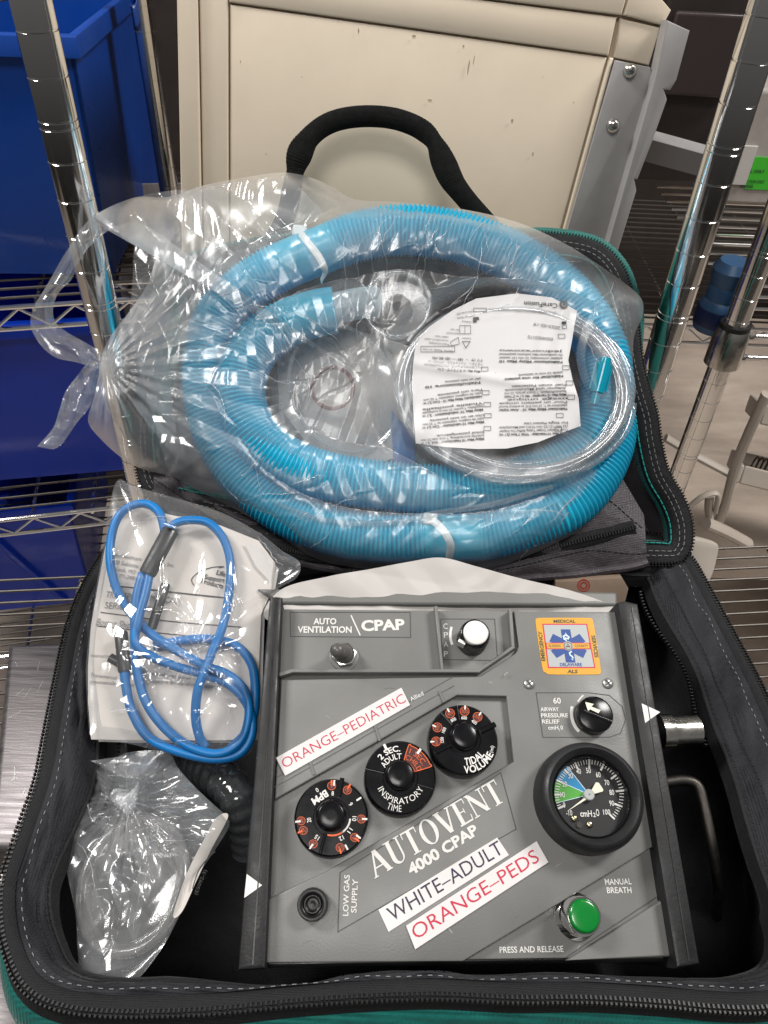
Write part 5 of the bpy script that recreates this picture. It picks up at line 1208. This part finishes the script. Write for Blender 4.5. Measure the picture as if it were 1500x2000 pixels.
# ------------------------------------------------------------------ big clear bag over everything in the lid
hose_xy = HL[::6, :2]; hose_z = hh_[::6]
BIGC = (seg_set(LID, 1, 26, (640, 400, 1180, 560), 75, 22, (.02, .06)) + seg_set(LID, 2, 18, (420, 880, 1150, 1090), 35, 25, (.025, .07)) + seg_set(LID, 3, 16, (380, 480, 640, 800), 40, 40, (.02, .06))
        + seg_set(LID, 4, 14, (540, 600, 800, 940), 10, 50, (.02, .05)) + seg_set(LID, 5, 12, (1130, 560, 1230, 860), 80, 30, (.02, .05)) + seg_set(LID, 6, 11, (215, 380, 430, 930), 0, 50, (.02, .06)))
def bigh(U, r, P):
    d2 = np.full(U.shape[:-1], 9.); zt_ = np.zeros(U.shape[:-1])
    for q, z in zip(hose_xy, hose_z):
        d = (U[..., 0] - q[0]) ** 2 + (U[..., 1] - q[1]) ** 2; mk_ = d < d2; d2 = np.where(mk_, d, d2)
    d = np.sqrt(d2)
    ztop = .0465 + .0095 * np.exp(-(np.hypot(P[..., 0] - 490, P[..., 1] - 750) / 110.) ** 2) - .018 * sstep(.012, .042, d)
    ex = ((P[..., 0] - 1003) / 245) ** 2 + ((P[..., 1] - 755) / 200) ** 2
    ztop = np.maximum(ztop, .0545 - .02 * sstep(.85, 1.4, ex)); quiet = 1 - .9 * (1 - sstep(.5, .95, ex))
    ins = ((P[..., 0] - 690) / 170) ** 2 + ((P[..., 1] - 770) / 170) ** 2
    ztop = np.maximum(ztop, .0225 - .0 * ins)
    edge = 1 - r ** 16; hz0 = .005 + .011 * (1 - sstep(.02, .05, d))
    left = sstep(400, 215, P[..., 0])
    z = hz0 + (ztop - hz0) * edge + .066 * left * sstep(960, 760, P[..., 1]) + .048 * sstep(330, 200, P[..., 0]) * sstep(640, 460, P[..., 1])
    # folds drawn out of the knot at the left
    kx_, ky_ = 205., 712.
    a = np.arctan2(P[..., 1] - ky_, P[..., 0] - kx_); dist = np.hypot(P[..., 0] - kx_, P[..., 1] - ky_)
    pl = np.abs(((a * 4.2 + .5 * vnoise(U, 14, 7)) % 1) - .5) * 2
    pl2 = np.abs(((a * 9.1 + .4 * vnoise(U, 20, 8)) % 1) - .5) * 2
    z = z + (pl - .5) * .0055 * np.exp(-dist / 240.) * sstep(0, 60, dist) + (pl2 - .5) * .0016 * np.exp(-dist / 150.) * sstep(0, 40, dist)
    # stretch lines across the hose at the top and bottom
    t = np.abs(((U[..., 0] * 62 + U[..., 1] * 14 + .6 * vnoise(U, 40, 9)) % 1) - .5) * 2
    z = z + (t - .5) * .0016 * np.clip(vnoise(U, 25, 10) * 1.3, 0, 1)
    return z + (crinkle(U, 201, .065, 5, 12, 45) + creases(U, BIGC) * .7) * (1 - .6 * r ** 10) * quiet
bag_px = [(196, 702), (214, 660), (250, 612), (285, 560), (301, 515), (309, 475), (296, 448), (268, 432), (236, 438), (205, 446), (188, 420), (262, 386), (330, 384), (398, 362), (482, 346), (560, 337), (632, 356), (690, 388), (770, 394), (900, 408), (1010, 434), (1100, 474), (1182, 526), (1247, 576), (1256, 612), (1238, 660), (1236, 730), (1238, 800), (1215, 835), (1192, 862), (1190, 910), (1168, 970), (1138, 1030), (1070, 1068), (1010, 1094), (950, 1112), (880, 1118), (800, 1114), (690, 1108), (610, 1088), (540, 1042), (466, 998), (394, 962), (338, 932), (278, 916), (240, 896), (196, 857), (172, 822), (184, 776), (192, 735)]
big = empty('clear_bag', ML, 'large crinkled clear plastic bag gathered at left, wrapped round the blue hose', 'plastic bag', 'clear plastic bags in the equipment bag')
bpx = smooth_path(np.array(bag_px, float), 620, True)
V = polar_sheet(LID, bpx, (700, 730), 760, 260, bigh, pw=.82); ff = MB().grid(V, True).build('front_film', FILM, big, ang=180)
pxg = bpx[:, None, :]; rgr = np.linspace(.004, 1, 260) ** .82
PXG = np.array([700, 730.]) + (pxg - np.array([700, 730.])) * rgr[None, :, None]
exg = ((PXG[..., 0] - 975) / 185) ** 2 + ((PXG[..., 1] - 728) / 170) ** 2; near = 1 - sstep(.75, 1.25, exg)
hz = .125 + .14 * sstep(480, 300, PXG[..., 0]) + .06 * np.clip(vnoise(PXG / 1000., 22, 71), 0, 1) + .16 * np.exp(-np.hypot(PXG[..., 0] - 205, PXG[..., 1] - 712) / 50.)
hz = hz * (1 - near) + .012 * near; gls = 1.8 * (1 - near) + .3 * near
for nm, A_ in (('haze', hz), ('gloss', gls)): ff.data.attributes.new(nm, 'FLOAT', 'POINT').data.foreach_set('value', A_.reshape(-1).astype(np.float32))
def fold_lines(V, segs, mtl, parent, seed, rad=.0004, lift=.0003):
    from mathutils.kdtree import KDTree
    P = V.reshape(-1, 3)[::2]; kd = KDTree(len(P))
    for i, p_ in enumerate(P): kd.insert((p_[0], p_[1], 0), i)
    kd.balance(); g = np.random.default_rng(seed)
    for x0, y0, x1, y1, wd, hg in segs:
        n = 22; t = np.linspace(0, 1, n); d = np.array([x1 - x0, y1 - y0]); L = np.hypot(*d); nn = np.array([-d[1], d[0]]) / L
        bend = g.normal() * .12 * L; zig = np.cumsum(g.normal(size=n)) * .0004
        xy = np.array([x0, y0]) + t[:, None] * d + (np.sin(t * math.pi) * bend + zig)[:, None] * nn
        hit = [kd.find((a, b, 0)) for a, b in xy]
        if max(h_[2] for h_ in hit) > .003: continue
        z = [P[h_[1]][2] + lift for h_ in hit]
        m = MB(); m.tube(smooth_path(np.c_[xy, z], 40), rad * (.25 + .75 * np.sin(np.linspace(.05, 3.1, 40)) * (.6 + .4 * np.sin(np.linspace(0, 17 * g.random(), 40)))), 6, flat=.6)
        m.build('film_fold', mtl, parent, ang=180)
fold_lines(V, BIGC[::2] + seg_set(LID, 7, 9, (720, 420, 900, 530), 88, 14, (.02, .06)) + seg_set(LID, 8, 10, (880, 440, 1160, 600), 70, 20, (.012, .035)) + seg_set(LID, 9, 10, (480, 980, 1150, 1090), 40, 25, (.02, .05)), FOLD, big, 5)
def bigb(U, r, P): return -.006 + .010 * r ** 6 + .030 * sstep(430, 230, P[..., 0]) * sstep(900, 600, P[..., 1]) * r ** 6 + crinkle(U, 231, .14, 7, 16, 80) * (1 - r ** 10)
# the back film shows only where the bag hangs past the lid at the left
def ribbon(L, Rr, n, kx, lift, bow, seed, plane=LID, c=.16):
    A = smooth_path(np.array(L, float), n); B = smooth_path(np.array(Rr, float), n); t = np.linspace(0, 1, kx)
    PX = A[:, None, :] + (B - A)[:, None, :] * t[None, :, None]; 
    lift = np.broadcast_to(np.asarray(lift, float).reshape(-1, 1) if np.ndim(lift) else lift, PX.shape[:-1])
    U0 = plane.hit(PX[..., 0], PX[..., 1], .04); h = lift + bow * np.sin(t * math.pi)[None, :] * np.sin(np.linspace(.35, 2.8, n))[:, None] + crinkle(U0, seed, c, 5, 18, 70)
    return plane.hit3(PX[..., 0], PX[..., 1], h)
V = ribbon([(250, 640), (258, 560), (262, 470), (262, 390), (400, 365), (560, 342)], [(330, 930), (400, 880), (430, 760), (450, 600), (500, 500), (640, 420)], 150, 60, .012, -.006, 301, c=.2); MB().grid(V).build('back_film', FILMT, big, ang=180)
for bow, sd in ((.010, 311), (-.006, 317)):
    V = ribbon([(204, 690), (165, 668), (130, 648), (108, 628), (104, 600), (116, 570), (140, 545), (158, 505), (186, 470), (225, 442)], [(198, 722), (150, 708), (108, 698), (78, 672), (60, 636), (66, 600), (92, 556), (124, 500), (160, 445), (192, 412)], 170, 60, np.linspace(.068, .118, 170), bow * .6, sd, c=.26); MB().grid(V).build('tail_film', FILMT, big, ang=180)
    V = ribbon([(198, 712), (196, 735), (190, 770), (172, 800), (150, 826), (122, 866), (104, 878)], [(176, 700), (150, 735), (128, 765), (116, 800), (104, 835), (78, 866), (72, 872)], 110, 34, .068, bow * .8, sd + 2, c=.22); MB().grid(V).build('tail_film', FILMT, big, ang=180)
# ================================================================== BLUE TUBING POUCH (left)
PO = Plane(at_depth(340, 1200, .501), W([1, .06, .05]), [0, math.cos(math.radians(27)), math.sin(math.radians(27))])
MP = PO.mat()
bk_px = [(222, 1000), (222, 1000), (262, 988), (330, 1005), (430, 1026), (505, 1056), (505, 1056), (538, 1100), (538, 1100), (528, 1160), (510, 1200), (506, 1300), (503, 1440), (503, 1440), (440, 1446), (330, 1446), (250, 1446), (178, 1444), (178, 1444), (172, 1370), (172, 1300), (178, 1220), (192, 1140), (205, 1070)]
def bkh(U): return .001 * vnoise(U, 25, 401) + .0006 * vnoise(U, 70, 402)
V = polar_sheet(PO, np.array(bk_px, float), (345, 1220), 200, 40, lambda U, r, P: bkh(PO.hit(P[..., 0], P[..., 1], 0)), lin=True)
book = MB().grid(V, True).build('instruction_booklet', PAPERB, None, MP, ang=180); tag(book, 'cream instruction booklet with grey print, inside the small bag with blue tubing', 'booklet')
V2 = V.copy(); V2[..., 2] -= .004; V2[..., :2] = V2.reshape(-1, 3)[:, :2].mean(0) + (V2[..., :2] - V2.reshape(-1, 3)[:, :2].mean(0)) * .985 + [.003, -.002]
MB().grid(V2, True).build('page', PAPER, book, ang=180)
m = MB(); mg = MB()
def bt_(mm, txt, p0, p1, cap, bold=0., sl=0.): text_on(mm, PO, txt, p0, p1, cap, 0, bold, sl, bkh, .0005)
bt_(m, 'Life', (422, 1122), (439, 1127), 9.5, .02); bt_(m, 'Support', (398, 1130), (438, 1139), 9.5, .02); bt_(m, 'Products', (392, 1138), (435, 1150), 9.5, .02)
bt_(mg, 'Allied Healthcare', (218, 1086), (274, 1094), 8); bt_(mg, 'Products, Inc.', (283, 1097), (340, 1107), 8)
bt_(mg, '1720 Sublette', (214, 1098), (268, 1108), 8); bt_(mg, 'St. Louis, MO', (214, 1111), (262, 1120), 8); bt_(mg, '(314) 771-2400', (212, 1124), (262, 1132), 8)
bt_(mg, 'TRANSPORT   MEDICAL', (205, 1166), (345, 1178), 13); bt_(mg, 'SERIES  MAX', (203, 1187), (290, 1194), 13); bt_(mg, 'Boston Shipping', (186, 1220), (275, 1229), 14, 0, .15)
bt_(mg, 'instructions and', (176, 1282), (240, 1285), 6.5); bt_(mg, 'Transmanual', (174, 1320), (225, 1326), 7); bt_(mg, 'pneumatically operated', (174, 1333), (260, 1340), 7); bt_(mg, 'Medical personnel only', (285, 1316), (395, 1330), 7); bt_(mg, 'trained in the use of resuscitators', (290, 1332), (420, 1344), 7)
m.build('lettering', INK, book, smooth=False); mg.build('faint_lettering', INKG, book, smooth=False)
m = MB(); kp = PO.scale(330, 1200)
m.line(PO.pts(smooth_path([(378, 1142), (374, 1130), (390, 1116), (415, 1108), (438, 1107), (428, 1109)], 24)), 1.6 * kp, 0, .0005)
for P_, w_ in (([(215, 1143), (290, 1150), (440, 1168)], 2.6), ([(196, 1195), (330, 1212), (470, 1225)], 1.6), ([(190, 1222), (320, 1236), (420, 1246)], 1.6)): m.line(PO.pts(smooth_path(P_, 12)), w_ * kp, 0, .0005)
for V in m.v: V[:, 2] += bkh(V[:, :2])
m.build('rules', INK, book, smooth=False)
m = MB(); m.flat(PO.pts([(478, 1062), (505, 1068), (535, 1098), (530, 1140), (500, 1108)]), .002); m.build('folded_corner', PAPER, book)
tb = empty('blue_tubing_set', MP, 'looped bright blue tubing set with black connector sleeves on the booklet', 'tubing')
def btube(L, r=.0029, n=140):
    P = smooth_path(np.array([PO.hit3(np.array(x, float), np.array(y, float), np.array(h, float)) for x, y, h in L]), n); m = MB(); m.tube(P, r, 14); return m.build('tube', TUBE, tb, ang=180)
btube([(322, 1060, .007), (320, 1030, .007), (310, 1000, .007), (285, 984, .006), (252, 990, .006), (228, 1015, .006), (216, 1060, .005), (217, 1110, .005), (232, 1160, .005), (258, 1200, .005), (295, 1238, .007), (345, 1270, .011), (395, 1298, .011), (445, 1318, .009), (478, 1350, .007), (486, 1400, .006), (468, 1450, .005), (425, 1472, .005), (370, 1458, .005), (320, 1420, .005), (285, 1370, .006), (268, 1310, .007), (263, 1240, .010), (266, 1170, .010), (278, 1120, .008)])
btube([(322, 1050, .007), (340, 1024, .007), (372, 1016, .007), (408, 1022, .006), (436, 1052, .006), (450, 1100, .006), (447, 1160, .006), (436, 1220, .007), (416, 1270, .015), (400, 1310, .016), (386, 1350, .014), (382, 1400, .009), (390, 1440, .005), (402, 1460, .003)])
btube([(292, 1120, .008), (284, 1160, .010), (270, 1210, .012), (264, 1255, .012), (292, 1280, .010), (345, 1302, .008), (400, 1318, .006), (452, 1340, .006), (485, 1380, .005), (492, 1430, .004), (470, 1470, .003), (420, 1482, .003), (350, 1468, .003), (290, 1440, .003), (258, 1390, .004), (246, 1340, .006), (242, 1300, .007)])
btube([(300, 1262, .003), (350, 1252, .003), (410, 1248, .003), (462, 1262, .003), (492, 1300, .003), (498, 1360, .002), (488, 1420, .001), (450, 1462, .001)])
def sleeve(a, b, r, nm='connector_sleeve'):
    A = PO.hit3(np.array(a[0], float), np.array(a[1], float), np.array(a[2])); B = PO.hit3(np.array(b[0], float), np.array(b[1], float), np.array(b[2]))
    m = MB(); m.tube([A, A + (B - A) * .04, A + (B - A) * .96, B], np.array([.85, 1, 1, .9]) * r, 18, flat=.7, up=(0, 0, 1)); m.build(nm, BLK, tb, ang=40)
sleeve((334, 1034, .008), (287, 1122, .009), .0058); sleeve((324, 1140, .006), (296, 1228, .006), .0032); sleeve((236, 1234, .007), (244, 1312, .008), .0042); sleeve((214, 1284, .003), (236, 1296, .003), .003)
pf = [(228, 940), (262, 950), (340, 972), (430, 1000), (505, 1040), (550, 1075), (585, 1098), (580, 1128), (545, 1150), (520, 1172), (513, 1220), (507, 1320), (502, 1425), (478, 1478), (400, 1486), (320, 1470), (250, 1452), (190, 1446), (176, 1436), (170, 1370), (168, 1300), (176, 1230), (186, 1160), (198, 1090), (208, 1020)]
PFC = seg_set(PO, 21, 16, (260, 1180, 480, 1330), 135, 40, (.015, .04), (.001, .003)) + seg_set(PO, 22, 16, (190, 960, 540, 1180), 60, 50, (.012, .04), (.001, .003)) + seg_set(PO, 23, 12, (180, 1250, 480, 1470), 70, 50, (.012, .04), (.001, .003))
def pfh(U, r, P):
    z = .0125 + .009 * np.exp(-(((P[..., 0] - 390) / 90) ** 2 + ((P[..., 1] - 1300) / 90) ** 2)) + .004 * np.exp(-(((P[..., 0] - 300) / 50) ** 2 + ((P[..., 1] - 1120) / 140) ** 2))
    z = z * (1 - r ** 6) + .001
    a = np.arctan2(P[..., 1] - 1280, P[..., 0] - 370); pl = np.abs(((a * 3.1) % 1) - .5) * 2; dist = np.hypot(P[..., 0] - 370, P[..., 1] - 1280)
    return z + (pl - .5) * .003 * np.exp(-dist / 110.) * sstep(0, 30, dist) + (crinkle(U, 421, .085, 6, 16, 70) + creases(U, PFC)) * (1 - .5 * r ** 10)
pouch = empty('clear_bag', MP, 'small flat clear plastic bag holding the booklet and blue tubing', 'plastic bag', 'clear plastic bags in the equipment bag')
V = polar_sheet(PO, np.array(pf, float), (350, 1230), 420, 130, pfh, pw=.85); MB().grid(V, True).build('front_film', FILM2, pouch, ang=180); fold_lines(V, PFC[::2], FOLD, pouch, 6, .0003)
V = polar_sheet(PO, np.array(pf, float), (350, 1230), 160, 30, lambda U, r, P: -.006 + .007 * r ** 6 + 0 * U[..., 0]); MB().grid(V, True).build('back_film', FILM2, pouch, ang=180)
# ================================================================== KNOTTED MASK BAG (lower left)
KB = Plane((on_z(285, 1690, .100)), [1, .05, 0], [0, math.cos(math.radians(10)), math.sin(math.radians(10))])
MK = KB.mat()
kb_px = [(176, 1486), (205, 1492), (250, 1470), (325, 1468), (348, 1500), (380, 1536), (418, 1572), (444, 1596), (446, 1616), (420, 1660), (380, 1722), (345, 1800), (310, 1862), (262, 1918), (205, 1936), (160, 1905), (152, 1862), (148, 1790), (134, 1720), (122, 1655), (140, 1600), (165, 1560), (182, 1525)]
kbag = empty('clear_bag', MK, 'small knotted clear plastic bag with a mask inside, at lower left', 'plastic bag', 'clear plastic bags in the equipment bag')
KBC = seg_set(KB, 31, 34, (140, 1500, 420, 1900), 120, 50, (.012, .04), (.001, .003))
def kbh(U, r, P):
    kx_, ky_ = 248., 1562.; a = np.arctan2(P[..., 1] - ky_, P[..., 0] - kx_); dist = np.hypot(P[..., 0] - kx_, P[..., 1] - ky_)
    z = (.004 + .026 * np.exp(-(((P[..., 0] - 265) / 110) ** 2 + ((P[..., 1] - 1700) / 130) ** 2)) + .012 * np.exp(-(dist / 40.) ** 2)) * (1 - r ** 6)
    pl = np.abs(((a * 2.6 + .4 * vnoise(U, 18, 17)) % 1) - .5) * 2; pl2 = np.abs(((a * 6.3 + .3 * vnoise(U, 22, 18)) % 1) - .5) * 2
    z = z + ((pl - .5) * .007 * np.exp(-dist / 150.) + (pl2 - .5) * .002 * np.exp(-dist / 110.)) * sstep(0, 40, dist)
    return z + (crinkle(U, 501, .16, 6, 16, 70) + creases(U, KBC)) * (1 - .5 * r ** 10)
V = polar_sheet(KB, np.array(kb_px, float), (262, 1670), 420, 130, kbh, pw=.85); MB().grid(V, True).build('front_film', FILM3, kbag, ang=180); fold_lines(V, KBC[::2], FOLD, kbag, 7, .0003)
V = polar_sheet(KB, np.array(kb_px, float), (262, 1670), 160, 40, lambda U, r, P: -.006 + .006 * r ** 4 + crinkle(U, 531, .2, 6, 18, 90) * (1 - r ** 8)); MB().grid(V, True).build('back_film', FILM3, kbag, ang=180)
c = KB.hit3(np.array(248.), np.array(1560.), np.array(.022)); k = KB.scale(248, 1560)
m = MB(); prof = []
for i in range(9): a = i / 8 * math.pi; prof.append((max(.0003, 25 * k * math.sin(a)), .020 - .005 * math.cos(a)))
m.lathe(prof, c[:2], 28)
for i in range(0):
    a = i * .785 + .3; m.tube(smooth_path(np.array([c + [.004 * math.cos(a), .004 * math.sin(a), .008], c + [.012 * math.cos(a), .012 * math.sin(a), .004], c + [.022 * math.cos(a), .022 * math.sin(a), -.004]]), 12), np.linspace(.002, .0006, 12), 6)
V = np.concatenate(m.v); V += .0022 * np.stack([vnoise(V, 420, 551), vnoise(V, 420, 552), vnoise(V, 500, 553)], 1); m.v = [V]
m.build('knot', KNOTM, kbag, ang=180)
V = ribbon([(176, 1486), (200, 1500), (225, 1530), (240, 1556)], [(300, 1468), (306, 1500), (285, 1530), (258, 1556)], 60, 40, .018, .008, 561, KB, .3); MB().grid(V).build('neck_film', FILM3, kbag, ang=180)
o = empty('small_mask', MK, 'clear child mask dimly seen inside the knotted bag', 'mask')
c = KB.hit3(np.array(262.), np.array(1725.), np.array(.0)); k = KB.scale(262, 1725)
mm = sq_lathe([(95 * k, -.002), (98 * k, .002), (85 * k, .010), (60 * k, .016), (34 * k, .019), (30 * k, .024), (26 * k, .024)], c, 1.25); mm.build('dome', CLEARD, o, ang=180)
a_ = np.linspace(0, 6.283, 61)[:-1]; m = MB(); m.tube(np.c_[c[0] + 96 * k * np.cos(a_), c[1] + 118 * k * np.sin(a_), np.full(60, .001)], .004, 10, closed=True); m.build('cushion', CLEARD, o)
bp = [(440, 1588), (420, 1600), (398, 1640), (372, 1690), (352, 1740), (338, 1790), (356, 1780), (384, 1720), (412, 1660), (444, 1600)]
V = polar_sheet(KB, np.array(bp, float), (392, 1675), 120, 16, lambda U, r, P: .004 + .006 * np.sin((P[..., 0] - P[..., 1] * .5) * .02) * .4 + 0 * r)
o = MB().grid(V, True).build('folded_brochure', PAPERB, None, MK, ang=180); tag(o, 'cream folded brochure sticking out of the right side of the knotted bag', 'brochure')
m = MB(); text_on(m, KB, '(E5092-3)', (385, 1748), (404, 1700), 7, .008); m.line(KB.pts(smooth_path([(376, 1735), (388, 1700), (410, 1672), (420, 1664)], 16), .008), .0004, .0075, .0082); m.build('lettering', INK, o, smooth=False)
